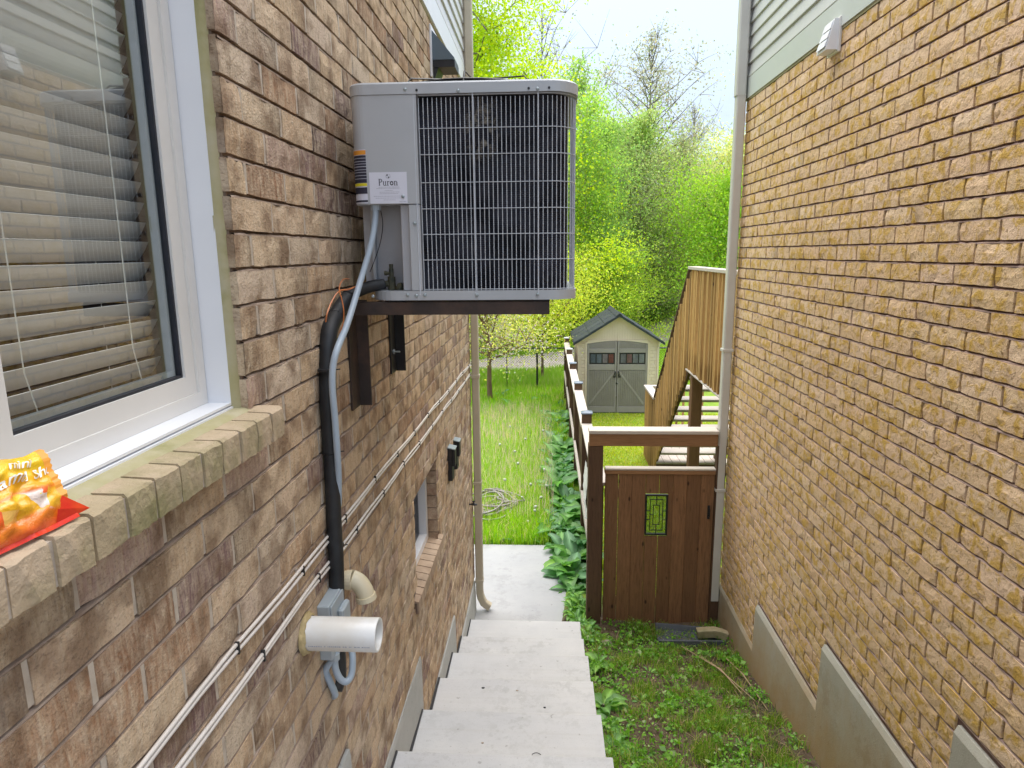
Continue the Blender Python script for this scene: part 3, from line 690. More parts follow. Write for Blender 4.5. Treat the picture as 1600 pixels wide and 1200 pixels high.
# ------------------------------------------------------------------ vents, downspouts, fixtures on the houses
hv = thing('exhaust_hood', 'dark slate square exhaust hood on a white plate under the white siding trim', 'vent', (LW, 4.6, 1.2))
m = MB(); m.bbox((LW-.001, 4.62, 1.14), (LW+.012, 4.89, 1.46), .003); m.build('back_plate', 'white', hv)
yA, yB = 4.65, 4.86; m = MB()
m.prism([(LW+.012, 1.25), (LW+.152, 1.25), (LW+.155, 1.262), (LW+.012, 1.43)], yA, yB); m.build('hood', 'hood', hv)
m = MB(); m.box((LW+.0125, yA+.004, 1.205), (LW+.158, yB-.004, 1.249)); m.prism([(LW+.0125, 1.204), (LW+.05, 1.204), (LW+.020, 1.13)], yA+.01, yB-.01); m.build('flap', 'black', hv)
rv = thing('louvre_vent', 'white louvred dryer vent on the buff brick just under the siding', 'vent', (RW, 4.4, 1.17))
m = MB(); m.bbox((RW-.02, 4.315, 1.15), (RW-.001, 4.475, 1.345), .004); m.build('back_plate', 'whitebeige', rv)
m = MB(); m.prism([(RW-.02, 1.165), (RW-.02, 1.335), (RW-.045, 1.335), (RW-.085, 1.175), (RW-.085, 1.165)], 4.325, 4.465); m.build('housing', 'white', rv)
for k in range(3):
    m = MB(); z = 1.185+k*.05; xf = RW-.086+.012*k*1.15
    m.prism([(xf, z), (xf-.008, z-.004), (xf-.002+.008, z+.040), (xf+.012, z+.042)], 4.335, 4.455); m.build('louvre', 'white', rv)
def rect_tube(m, pts, w, d, up=(0, 1, 0)):
    pts = [Vector(p) for p in pts]; vs = []; n = len(pts)
    for i, p in enumerate(pts):
        t = (pts[min(i+1, n-1)]-pts[max(i-1, 0)]).normalized(); b = Vector(up); a = b.cross(t).normalized(); e = min(w, d)*.12
        for s1, s2 in ((-1, -1), (1, -1), (1, 1), (-1, 1)):
            vs.append(p+a*(s1*(w/2-e))+b*(s2*d/2)) ; vs.append(p+a*(s1*w/2)+b*(s2*(d/2-e)))
    order = [0, 2, 3, 5, 4, 6, 7, 1]; order = [0, 2, 3, 5, 4, 6, 7, 1]
    vv = []
    for i in range(n): vv += [vs[i*8+k] for k in order]
    fs = [(i*8+k, i*8+(k+1) % 8, i*8+8+(k+1) % 8, i*8+8+k) for i in range(n-1) for k in range(8)]
    m.add(vv, fs)
ds = thing('downspout', 'beige downspout at the far corner of the brown brick house with elbow on the landing', 'downspout', (LW+.045, LEND+.02, -3.7))
X0, Y0 = LW+.052, LEND-.01
m = MB(); rect_tube(m, [(X0, Y0, 2.6), (X0, Y0, -2.35)], .072, .075); m.build('upper_pipe', 'spoutL', ds)
m = MB(); rect_tube(m, [(X0, Y0, -2.28), (X0, Y0, -3.42)], .078, .080); m.build('lower_pipe', 'spoutL', ds)
m = MB(); rect_tube(m, [(X0, Y0, -3.38), (X0, Y0, -3.54), (X0+.012, Y0, -3.60), (X0+.04, Y0, -3.66), (X0+.075, Y0-.0, -3.69), (X0+.105, Y0, -3.708)], .074, .076); m.build('elbow', 'spoutL', ds)
for z in (-2.315, -3.40, -1.2, .7):
    m = MB(); m.bbox((X0-.043, Y0-.043, z-.018), (X0+.043, Y0+.043, z+.018), .003); m.build('band', 'spoutL', ds)
dr = thing('downspout', 'pale grey downspout at the far corner of the buff brick house above the gate side', 'downspout', (RW-.06, REND-.04, -3.4))
X1, Y1 = RW-.063, REND-.045
m = MB(); rect_tube(m, [(X1-.006, Y1, 2.6), (X1-.006, Y1, 1.31)], .086, .09); m.build('upper_pipe', 'spoutR', dr)
m = MB(); rect_tube(m, [(X1, Y1, 1.325), (X1, Y1, -2.28)], .080, .085); m.build('middle_pipe', 'spoutR', dr)
m = MB(); rect_tube(m, [(X1, Y1, -2.25), (X1, Y1, -3.42)], .084, .088); m.build('lower_pipe', 'spoutR', dr)
for z in (-2.26, -.9): m = MB(); m.bbox((X1-.049, Y1-.049, z-.014), (X1+.049, Y1+.049, z+.014), .003); m.build('band', 'spoutR', dr)
# black hooded boxes near the far corner
for (yy, zt, hh, pr), lb in (((4.93, -1.475, .26, .055), 'nearest black box with pale lid on the brown brick wall beyond the basement window'), ((5.23, -1.50, .24, .05), 'farther slim black box with pale lid on the brown brick wall near the corner')):
    t = thing('meter_box', lb, 'wall box', (LW, yy, zt-hh), 'small black boxes near the corner')
    m = MB(); m.bbox((LW-.002, yy-.05, zt-hh), (LW+pr*.6, yy+.05, zt), .003); m.build('housing', 'black', t)
    m = MB(); m.bbox((LW+pr*.6, yy-.042, zt-hh*.55), (LW+pr, yy+.042, zt-.01), .003); m.build('cover', 'black', t)
    m = MB(); m.prism([(LW, zt+.012), (LW+pr+.004, zt-.002), (LW+pr+.004, zt-.008), (LW, zt+.004)], yy-.052, yy+.052); m.build('lid', 'spacer', t)
hb = thing('hose_bib', 'small dark tap sticking out of the brown brick wall beside the downspout', 'tap', (LW, 6.13, -2.42))
m = MB(); m.tube([(LW-.01, 6.13, -2.415), (LW+.02, 6.13, -2.415), (LW+.05, 6.13, -2.414), (LW+.08, 6.13, -2.42)], [.006, .009, .016, .006], 8)
m.build('spout', 'black', hb)
m = MB(); m.tube([(LW+.045, 6.13, -2.405), (LW+.045, 6.13, -2.385)], .005, 6); m.tube([(LW+.03, 6.13, -2.383), (LW+.062, 6.13, -2.383)], .006, 6); m.build('handle', 'black', hb)

# white cables along the wall
cb = thing('wall_cables', 'two pairs of white cables clipped along the brown brick wall down to the corner', 'cables', (LW, 3, -1))
def cline(ya, za, yb, zb, ph, n=46):
    out = []
    for i in range(n+1):
        t = i/n; y = ya+(yb-ya)*t; z = za+(zb-za)*t+.010*noise.noise(Vector((y*1.7, ph, 0)))-.012*abs(sin(y*2.2+ph))
        out.append((LW+.008, y, z))
    return out
for ph, za, zb in ((0, -.880, -1.055), (.3, -.898, -1.068), (5, -.972, -1.16), (5.3, -.990, -1.174)):
    m = MB(); m.tube(cline(-.6, za, LEND, zb, ph), .0052, 6); m.build('cable', 'cable', cb, smooth=True)
mclip = MB(); mclip.box((.004, -.003, -.017), (.0145, .003, .015)); cme = mclip.mesh('clip', 'black')
for base, zb_ in ((-.889, -1.061), (-.981, -1.167)):
    for k in range(14):
        y = .55+k*.44+(.13 if base < -.9 else 0); tt = (y+.6)/(LEND+.6); z = base+(zb_-base)*tt-.012*abs(sin(y*2.2+(0.15 if base > -.9 else 5.15)))
        inst('clip', cme, cb, (LW, y, z))

# ------------------------------------------------------------------ air conditioner
AX0, AX1, AY0, AY1, AZ0, AZ1 = -.700, .104, 2.45, 3.25, -.168, .590
ac = thing('air_conditioner', 'grey outdoor air conditioner unit with wire grille mounted high on the brown brick wall', 'air conditioner', (-.3, 2.85, AZ0))
def rrect(x0, x1, y0, y1, r, n=8, rl=None):
    rl = rl if rl is not None else r; out = []
    for cx, cy, rr, a0 in ((x1-r, y0+r, r, -90), (x1-r, y1-r, r, 0), (x0+rl, y1-rl, rl, 90), (x0+rl, y0+rl, rl, 180)):
        for k in range(n+1): a = radians(a0+90*k/n); out.append((cx+rr*cos(a), cy+rr*sin(a)))
    return out
RC = .105
m = MB(); o = rrect(AX0-.006, AX1+.006, AY0-.006, AY1+.006, RC, 8, .06)
zl = AZ1-.042
def loft(m, rings, cap0=True, cap1=True):
    n = len(rings[0]); vs = []; fs = []
    for r in rings: vs += r
    for i in range(len(rings)-1):
        for k in range(n): j = (k+1) % n; fs.append((i*n+k, i*n+j, i*n+n+j, i*n+n+k))
    if cap0: fs.append(tuple(range(n-1, -1, -1)))
    if cap1: fs.append(tuple((len(rings)-1)*n+k for k in range(n)))
    m.add(vs, fs)
def ring(x0, x1, y0, y1, r, z, rl=.06): return [(p[0], p[1], z) for p in rrect(x0, x1, y0, y1, r, 8, rl)]
loft(m, [ring(AX0-.006, AX1+.006, AY0-.006, AY1+.006, RC, zl), ring(AX0-.006, AX1+.006, AY0-.006, AY1+.006, RC, AZ1-.008), ring(AX0-.002, AX1+.002, AY0-.002, AY1+.002, RC, AZ1-.002), ring(AX0+.012, AX1-.012, AY0+.012, AY1-.012, RC-.01, AZ1)])
m.build('lid', 'steel', ac)
m = MB(); cx, cy = (AX0+AX1)/2, (AY0+AY1)/2
for k in range(20):
    rr_ = .04+.0155*k; zz = AZ1+.089-.0035*k
    m.tube([(cx+rr_*cos(a*pi/16), cy+rr_*sin(a*pi/16), zz) for a in range(33)], .003, 4, False)
for k in range(8):
    a = k*pi/4; m.tube([(cx+.05*cos(a), cy+.05*sin(a), AZ1+.089), (cx+.30*cos(a), cy+.30*sin(a), AZ1+.055), (cx+.345*cos(a), cy+.345*sin(a), AZ1+.012)], .003, 4)
m.build('fan_guard', 'black', ac)
m = MB(); m.tube([(cx, cy, AZ1-.0), (cx, cy, AZ1+.012)], .35, 32); m.build('fan_ring', 'black', ac)
m = MB(); loft(m, [ring(-.66, AX1+.004, AY0-.002, AY1, RC, AZ0, .10), ring(-.66, AX1+.004, AY0-.002, AY1, RC, AZ0+.034, .10)]); m.build('base_pan', 'steel', ac)
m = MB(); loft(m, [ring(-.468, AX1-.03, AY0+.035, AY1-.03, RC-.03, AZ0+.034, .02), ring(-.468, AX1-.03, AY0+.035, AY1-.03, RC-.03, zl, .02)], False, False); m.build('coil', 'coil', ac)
# back and left casing
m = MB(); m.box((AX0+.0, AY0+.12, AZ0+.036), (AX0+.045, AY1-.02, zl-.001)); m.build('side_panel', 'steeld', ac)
# control cover (upper left) with rounded left edge
zc_ = onY(600, 319, AY0).z
m = MB(); R_ = .05; poly = [(-.459, AY0-.003), (-.459, AY0+.10), (AX0, AY0+.10), (AX0, AY0+R_)]
poly += [(AX0+R_-R_*cos(a*pi/16), AY0-.003+R_-R_*sin(a*pi/16)) for a in range(1, 9)]
m.prism([(p[0], p[1]) for p in poly][::-1], zc_, zl-.001, 'z'); m.build('control_cover', 'steel', ac)
m = MB(); m.bbox((-.500, AY0-.0005, AZ0+.035), (-.459, AY0+.06, zc_-.002), .002); m.build('corner_post', 'steel', ac)
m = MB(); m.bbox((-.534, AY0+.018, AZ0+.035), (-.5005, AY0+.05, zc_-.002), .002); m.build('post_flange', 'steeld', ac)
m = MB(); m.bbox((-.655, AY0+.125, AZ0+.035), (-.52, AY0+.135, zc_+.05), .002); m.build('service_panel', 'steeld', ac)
m = MB(); m.bbox((-.668, AY0+.10, AZ0+.035), (-.6551, AY0+.16, zc_+.01), .002); m.build('panel_edge', 'steel', ac)
m = MB(); m.box((-.6551, AY0+.05, zc_+.001), (-.502, AY0+.125, zc_+.006)); m.build('cover_floor', 'black', ac)
# screws
scr = MB(); scr.tube([(0, .001, 0), (0, -.004, 0), (0, -.006, 0)], [.0062, .006, .003], 8); sme = scr.mesh('screw', 'spacer')
for px, py in ((630, 307), (648, 349), (633, 140), (716, 142), (840, 139), (583, 463), (637, 461), (651, 462), (664, 461), (745, 461), (840, 460)):
    p = onY(px, py, AY0-.004); inst('screw', sme, ac, p)
hol = MB(); hol.tube([(0, .001, 0), (0, -.0025, 0)], .0045, 8); hme = hol.mesh('screw_hole', 'black')
for px, py in ((651, 141), (826, 138), (858, 137)): inst('screw_hole', hme, ac, onY(px, py, AY0-.006))
# grille
zg0, zg1 = AZ0+.030, zl-.012
pth = [(-.452, AY0+.004)]
pth += [(AX1-RC+(RC-.002)*sin(radians(a)), AY0+.004+(RC-.002)-(RC-.002)*cos(radians(a))) for a in range(0, 91, 6)]
pth += [(AX1-.002, AY1-.1)]
def along(path, d):
    for a, b in zip(path, path[1:]):
        l = math.hypot(b[0]-a[0], b[1]-a[1])
        if d <= l: return (a[0]+(b[0]-a[0])*d/l, a[1]+(b[1]-a[1])*d/l)
        d -= l
    return path[-1]
tot = sum(math.hypot(b[0]-a[0], b[1]-a[1]) for a, b in zip(pth, pth[1:]))
wv = MB(); wv.tube([(0, 0, zg0), (0, 0, zg1)], .00145, 5); wme = wv.mesh('grille_wire', 'wire')
d = 0.0; k = 0
while d < tot-.01:
    p = along(pth, d); inst('grille_wire', wme, ac, (p[0], p[1]-.000, 0)); d += .0162; k += 1
for py in (148, 200, 241, 285, 326, 366, 406, 452):
    z = onY(700, py, AY0).z; mm = MB(); n_ = 60
    pts = [(p[0], p[1], z) for p in [along(pth, tot*i/n_) for i in range(n_+1)]]
    # lie just outside the verticals
    mm.tube([(p[0]+.0, p[1]-.0028, p[2]) for p in pts[:46]]+[(p[0]+.0025, p[1], p[2]) for p in pts[46:]], .0013, 5); mm.build('cross_wire', 'wire', ac)
for px in (651, 741, 841):
    p = onY(px, 300, AY0); mm = MB(); mm.tube([(p.x, AY0-.001, zg0-.012), (p.x, AY0-.001, zg1+.02)], .0024, 6); mm.build('grille_rod', 'wire', ac)
# stickers
def quadY(m, px0, py0, px1, py1, Y, t=.0008):
    a = onY(px0, py0, Y); b = onY(px1, py1, Y); m.box((a.x, Y-t, b.z), (b.x, Y, a.z))
YF = AY0-.0034
m = MB(); quadY(m, 576.5, 269.5, 637, 317.5, YF); stk = m.build('brand_label', 'paper', ac)
cA = onY(576.5, 269.5, YF); cB = onY(637, 317.5, YF); SWd = cB.x-cA.x; SHt = cA.z-cB.z
YI = YF-.0012
def ink(m, polys, x, z, s):
    for pl in polys: m.prism([(x+p[0]*s, z+p[1]*s) for p in pl], YI, YI+.0006, 'y')
def arc(cx, cz, r0, r1, a0, a1, n=7, sx=1):
    return [[(cx+sx*r0*cos(radians(a0+(a1-a0)*i/n)), cz+r0*sin(radians(a0+(a1-a0)*i/n))), (cx+sx*r1*cos(radians(a0+(a1-a0)*i/n)), cz+r1*sin(radians(a0+(a1-a0)*i/n))),
             (cx+sx*r1*cos(radians(a0+(a1-a0)*(i+1)/n)), cz+r1*sin(radians(a0+(a1-a0)*(i+1)/n))), (cx+sx*r0*cos(radians(a0+(a1-a0)*(i+1)/n)), cz+r0*sin(radians(a0+(a1-a0)*(i+1)/n)))] for i in range(n)]
def rc(x0, z0, x1, z1): return [(x0, z0), (x1, z0), (x1, z1), (x0, z1)]
GL = {'P': ([rc(.06, 0, .30, .05), rc(.11, .05, .25, .95), rc(.04, .95, .42, 1.0)]+arc(.36, .73, .15, .27, -90, 90, 7)+[rc(.25, .46, .37, .52), rc(.25, .94, .37, 1.0)], .68),
      'u': ([rc(.0, .60, .10, .65), rc(.08, .14, .20, .65), rc(.42, .06, .54, .65), rc(.36, .60, .44, .65), rc(.52, 0, .62, .05), rc(.42, 0, .54, .08)]+arc(.28, .16, .10, .19, 180, 330, 6), .66),
      'r': ([rc(.0, 0, .28, .05), rc(.08, .05, .20, .65), rc(0, .60, .10, .65)]+arc(.32, .50, .05, .14, 20, 170, 5), .46),
      'o': (arc(.29, .33, .17, .33, 90, 270, 8, .85)+arc(.29, .33, .17, .33, -90, 90, 8, .85), .62),
      'n': ([rc(.0, 0, .28, .05), rc(.08, .05, .20, .65), rc(0, .60, .10, .65), rc(.42, .05, .54, .50), rc(.36, 0, .62, .05)]+arc(.30, .46, .12, .21, 10, 160, 6), .66)}
m = MB(); wtot = sum(GL[c][1] for c in 'Puron'); sc = SWd*.53/wtot; x = cA.x+SWd*.235; z = cA.z-SHt*.425
for c in 'Puron': ink(m, GL[c][0], x, z, sc); x += GL[c][1]*sc
m.build('brand_name', 'ink', stk)
m = MB(); s_ = SWd*.058; gx, gz_ = cA.x+SWd*.505, cA.z-SHt*.13
ink(m, arc(0, 0, .93, 1.0, 95, 260, 12)+arc(0, 0, .93, 1.0, -80, 75, 12)+[[(-.75, .2), (-.3, .05), (-.05, .55), (-.3, .9), (-.65, .7)], [(-.15, -.25), (.5, -.15), (.6, -.45), (.05, -1.0)]], gx, gz_, s_); m.build('globe_emblem', 'ink', stk)
m = MB(); ri = random.Random(2)
for fr, a0, a1 in ((.475, .24, .80), (.515, .18, .82), (.58, .40, .62), (.635, .26, .80), (.685, .26, .76), (.765, .10, .92), (.825, .15, .88), (.885, .36, .68), (.945, .78, .97)):
    q = a0
    while q < a1: w = ri.uniform(.012, .05); m.box((cA.x+SWd*q, YI, cA.z-SHt*fr-.0009), (cA.x+SWd*min(q+w, a1), YI+.0006, cA.z-SHt*fr+.0006)); q += w+.010
m.build('fine_print', 'inkg', stk)
# warning strip wrapping the left edge
m = MB(); SP = {}
def edgestrip(m, py0, py1, r=.0506, w0=-.03, w1=.052, lift=.0008):
    # wraps round the curved left edge ; arc-length coordinates from the tangent point
    z1 = onY(560, py0, AY0).z; z0 = onY(560, py1, AY0).z; vs = []; n = 8
    for i in range(n+1):
        a = radians(20+70*i/n)
        X = AX0+R_-(R_+lift)*cos(a); Yy = AY0-.003+R_-(R_+lift)*sin(a); vs += [(X, Yy, z0), (X, Yy, z1)]
    vs += [(AX0+R_+.004, AY0-.003-lift, z0), (AX0+R_+.004, AY0-.003-lift, z1)]
    m.add(vs, [(2*i, 2*i+2, 2*i+3, 2*i+1) for i in range(n+1)])
m = MB(); edgestrip(m, 234, 318); wl = m.build('warning_label', 'paper', ac)
for mt, rows, lf in (('ink', ((243, 286), (293, 303)), .0016), ('orange', ((235, 242),), .0018), ('yellow', ((286.5, 291),), .002), ('inkg', ((247, 248), (252, 253), (256, 257), (260, 261.4), (265, 266), (269, 270), (274, 275), (279, 280)), .0024), ('ink', ((313, 316),), .0016)):
    m = MB()
    for a, b in rows: edgestrip(m, a, b, lift=lf)
    m.build('label_band', mt, wl)
# service valves and wires
m = MB()
vx = onY(612, 440, AY0+.06)
m.tube([(vx.x, vx.y, AZ0+.036), (vx.x, vx.y, AZ0+.085)], .015, 10); m.tube([(vx.x, vx.y, AZ0+.07), (vx.x, vx.y, AZ0+.115)], .009, 8)
m.tube([(vx.x, vx.y, AZ0+.112), (vx.x, vx.y, AZ0+.132)], [.007, .008], 8); m.tube([(vx.x-.022, vx.y, AZ0+.098), (vx.x+.004, vx.y, AZ0+.098)], .0065, 8); m.tube([(vx.x-.026, vx.y, AZ0+.098), (vx.x-.018, vx.y, AZ0+.098)], .0085, 8)
m.tube([(vx.x-.035, vx.y, AZ0+.058), (vx.x+.012, vx.y, AZ0+.060)], .012, 10)
m.build('service_valve', 'brass', ac, smooth=False)
m = MB(); m.tube([(vx.x+.03, vx.y, AZ0+.036), (vx.x+.03, vx.y, AZ0+.05)], .016, 12); m.tube([(vx.x+.03, vx.y+.03, AZ0+.052), (vx.x+.03, vx.y-.006, AZ0+.052)], .010, 10); m.build('small_valve', 'brass', ac)
# bracket
br = thing('wall_bracket', 'black rusty angle iron bracket carrying the air conditioner', 'bracket', (LW, 2.8, -.6))
zb0 = onY(700, 492, AY0).z; zb1 = onY(700, 472, AY0).z
m = MB(); m.bbox((LW+.005, AY0+.006, zb0), (.009, AY0+.013, zb1), .001); m.box((LW+.005, AY0+.013, zb1-.006), (.009, AY0+.055, zb1)); m.build('front_arm', 'iron', br)
m = MB(); m.box((LW+.005, 3.09, zb0), (.009, 3.097, zb1)); m.box((LW+.005, 3.05, zb1-.006), (.009, 3.09, zb1)); m.build('rear_arm', 'iron', br)
for yl, ztp, zbt in ((2.545, zb1, -.600), (3.21, zb1, -.575)):
    m = MB(); m.bbox((LW+.001, yl-.055, zbt), (LW+.009, yl+.055, ztp), .001); m.box((LW+.009, yl+.047, zbt), (LW+.055, yl+.055, ztp)); m.build('wall_leg', 'iron' if yl < 3 else 'black', br)
m = MB(); b_ = onX(612, 553, LW+.02); m.tube([(LW+.005, 3.19, b_.z), (LW+.045, 3.19, b_.z)], .004, 6); m.tube([(LW+.012, 3.19, b_.z), (LW+.018, 3.19, b_.z)], .012, 6); m.build('bolt', 'spacer', br)
m = MB()
for x in (-.56, -.02): m.bbox((x-.03, AY0+.01, zb1), (x+.03, AY0+.06, AZ0-.001), .002)
m.build('rubber_pad', 'black', br)
# refrigerant line set
def smooth_path(P, n=8):
    P = [Vector(p) for p in P]; out = []
    for i in range(len(P)-1):
        p0 = P[max(i-1, 0)]; p1 = P[i]; p2 = P[i+1]; p3 = P[min(i+2, len(P)-1)]
        for k in range(n):
            t = k/n; out.append(.5*((2*p1)+(-p0+p2)*t+(2*p0-5*p1+4*p2-p3)*t*t+(-p0+3*p1-3*p2+p3)*t**3))
    return out+[P[-1]]
ls = thing('insulated_pipe', 'black foam insulated refrigerant pipe curving from the air conditioner down the wall', 'pipe', (LW, 2.15, -1))
vb = Vector((vx.x-.03, vx.y, AZ0+.058))
up_ = smooth_path([vb, onY(575, 449, 2.47), onY(548, 462, 2.40), onY(527, 490, 2.30), onY(515, 520, 2.22), onY(511, 545, 2.18), onY(510.5, 575, 2.16), onY(512.5, 620, 2.15)])
m = MB(); m.tube(up_[:18], [.020]*4+[.022]*14, 12); m.tube(up_[17:26], .0275, 12); m.build('upper_sleeve', 'insul', ls, smooth=True)
m = MB(); m.tube(smooth_path([up_[25], up_[34], onY(512.5, 620, 2.15), onY(515, 665, 2.145), onY(517.5, 708, 2.14)]), .0285, 14); m.build('middle_sleeve', 'insul', ls, smooth=True)
m = MB(); m.tube(smooth_path([onY(517.5, 706, 2.14), onY(520.5, 780, 2.135), onY(523, 840, 2.13), onY(525.5, 880, 2.125), onY(528, 1000, 2.14), onY(530, 1055, 2.15), onY(524, 1078, 2.12)]), .0262, 14); m.build('lower_sleeve', 'insul', ls, smooth=True)
for a, b in ((17, .0295), (25, .030)):
    m = MB(); p = Vector(up_[a]); q = Vector(up_[a+1]); dd = (q-p).normalized(); m.tube([p-dd*.004, p+dd*.004], b, 12); m.build('tie_band', 'black', ls)
for px, py in ((511, 578), (517.5, 706), (524, 852)):
    p = onY(px, py, 2.147); m = MB(); m.tube([p+Vector((0, 0, -.004)), p+Vector((0, 0, .004))], .0300, 14); m.tube([p+Vector((.02, 0, 0)), p+Vector((.045, 0, .003))], .002, 4); m.build('zip_tie', 'black', ls)
cdt = thing('grey_conduit', 'thin blue grey flexible conduit hanging from the control cover beside the black pipe', 'conduit', (LW, 2.2, -.8))
m = MB(); m.tube(smooth_path([onY(587, 316, AY0+.03), onY(586, 345, AY0+.02), onY(579, 385, AY0-.01), onY(563, 440, 2.38), onY(543, 505, 2.24), onY(527, 545, 2.13), onY(520, 575, 2.105), onY(519.5, 610, 2.10), onY(523, 650, 2.105), onY(526.5, 700, 2.11), onY(529, 745, 2.13), onY(529, 790, 2.15)]), .0115, 10)
m.build('tube', 'greypvc', cdt, smooth=True)
m = MB(); p = onY(587, 319, AY0+.03); m.tube([p, p+Vector((0, 0, -.022))], .018, 10); m.build('connector', 'greypvc', cdt)
ow = thing('orange_wire', 'loose orange low voltage wire looped around the black pipe', 'wire', (LW, 2.25, -.4))
m = MB(); m.tube(smooth_path([onY(560, 446, 2.42), onY(545, 452, 2.30), onY(530, 455, 2.24), onY(519, 470, 2.2), onY(511, 490, 2.15), onY(509, 503, 2.16)]), .0028, 5)
m.tube(smooth_path([onY(546, 436, 2.38), onY(536, 437, 2.3), onY(530, 450, 2.22), onY(534, 468, 2.2), onY(537, 485, 2.19), onY(536, 505, 2.2), onY(531, 520, 2.2)]), .0018, 4); m.build('strand', 'copper', ow)
m = MB(); m.tube(smooth_path([onY(594, 325, AY0+.05), onY(598, 350, AY0+.05), onY(594, 380, AY0+.04), onY(584, 410, AY0+.03), onY(578, 425, AY0+.0)]), .0016, 4); m.build('thin_strand', 'black', ow)

# disconnect box
bx = thing('disconnect_box', 'grey electrical disconnect box on the brown brick wall behind the white pipe', 'electrical box', (LW, 2.05, -1.3))
yA, yB = 1.985, 2.13; bp = lambda px, py: onY(px, py, yA)
zt_ = bp(500, 948).z; xf = bp(514.5, 960).x
m = MB(); m.bbox((LW-.001, yA, zt_-.20), (xf, yB, zt_), .003); m.build('housing', 'boxgrey', bx)
m = MB(); m.bbox((xf, yA+.008, zt_-.14), (xf+.006, yB-.004, zt_-.006), .002); m.build('door', 'boxgrey', bx)
m = MB(); m.bbox((xf+.006, yA+.06, zt_-.13), (xf+.028, yB-.006, zt_-.045), .006); m.build('pull_cover', 'boxgrey', bx)
zz = zt_-.20
m = MB(); m.tube([(LW+.035, yA+.04, zz+.002), (LW+.035, yA+.04, zz-.02)], .018, 10); m.build('fitting', 'boxgrey', bx)
m = MB(); m.tube(smooth_path([(LW+.035, yA+.04, zz-.015), onY(509, 1046, 2.02), onY(515, 1064, 2.03), onY(522, 1080, 2.05), onY(523, 1087, 2.07), onY(514, 1088, 2.12)]), .0120, 10); m.build('lower_conduit', 'greypvc', bx, smooth=True)
m = MB(); m.tube(smooth_path([onY(531, 1006, 2.05), onY(524, 1024, 2.03), onY(524, 1044, 2.02), onY(531, 1060, 2.02), onY(541, 1065, 2.03), onY(549, 1054, 2.05), onY(551, 1030, 2.07), onY(548, 1008, 2.09), onY(540, 980, 2.12)]), .0118, 10); m.build('conduit_loop', 'greypvc', bx, smooth=True)
# pvc pipe
pv = thing('pvc_pipe', 'short open white plastic pipe sticking straight out of the brown brick wall', 'pipe', (LW, 1.88, -1.18))
pc = onY(535, 990.5, 1.88); zc = pc.z; rr_ = .0525; xe = onY(592, 990, 1.88).x
m = MB(); seg = 40; vs = []; 
for X, r_ in ((LW-.01, rr_), (xe-.002, rr_), (xe, rr_-.001), (xe, rr_-.0055), (xe-.002, rr_-.0065), (LW+.03, rr_-.0065)):
    vs += [(X, 1.88+r_*cos(2*pi*k/seg), zc+r_*sin(2*pi*k/seg)) for k in range(seg)]
m.add(vs, [(i*seg+k, i*seg+(k+1) % seg, (i+1)*seg+(k+1) % seg, (i+1)*seg+k) for i in range(5) for k in range(seg)])
m.build('pipe_wall', 'pvc', pv, smooth=True)
m = MB(); ri = random.Random(8); q = LW+.02
a_ = radians(-166)
while q < xe-.02:
    w = ri.uniform(.002, .006)
    if ri.random() < .85:
        for da in (0,): m.box((q, 1.88+(rr_)*cos(a_)-.0008, zc+rr_*sin(a_)-.0016), (q+w, 1.88+rr_*cos(a_)+.0004, zc+rr_*sin(a_)+.0014))
    q += w+.0022
m.build('print_line', 'inkg', pv)
m = MB(); vs = []; 
for j in range(7):
    for k in range(28):
        a = 2*pi*k/28; b = j/6*pi/2; nn = noise.noise(Vector((cos(a)*3, sin(a)*3, j*.4)))
        r_ = rr_+.002+(.012+.006*nn)*cos(b); vs.append((LW+.016*sin(b)*(1+.5*nn), 1.88+r_*cos(a), zc+r_*sin(a)))
m.add(vs, [(i*28+k, i*28+(k+1) % 28, (i+1)*28+(k+1) % 28, (i+1)*28+k) for i in range(6) for k in range(28)]); m.build('foam_seal', 'foam', pv, smooth=True)
# elbow vent
ev = thing('elbow_pipe', 'yellowed white elbow pipe coming out of the brown brick wall beside the black pipe', 'pipe', (LW, 2.28, -1.2))
e0 = onY(543, 906, 2.26); m = MB()
pp = smooth_path([(LW-.01, 2.26, e0.z), (LW+.035, 2.26, e0.z), onY(552, 905.5, 2.26), onY(561, 911, 2.26), onY(568.5, 922, 2.26), onY(571, 930, 2.26)], 5)
m.tube(pp, .034, 20); m.build('bend', 'pvcold', ev, smooth=True)
a, b = Vector(pp[-2]), Vector(pp[-1]); dd = (b-a).normalized()
m = MB(); m.tube([b-dd*.002, b+dd*.018], .0385, 20); m.build('socket', 'pvcold', ev)
m = MB(); m.tube([b+dd*.0185, b+dd*.0188], .033, 20); m.build('mouth', 'dark', ev)
m = MB(); m.tube([(LW+.018, 2.26, e0.z), (LW+.04, 2.26, e0.z)], .0375, 20); m.build('collar', 'pvcold', ev)

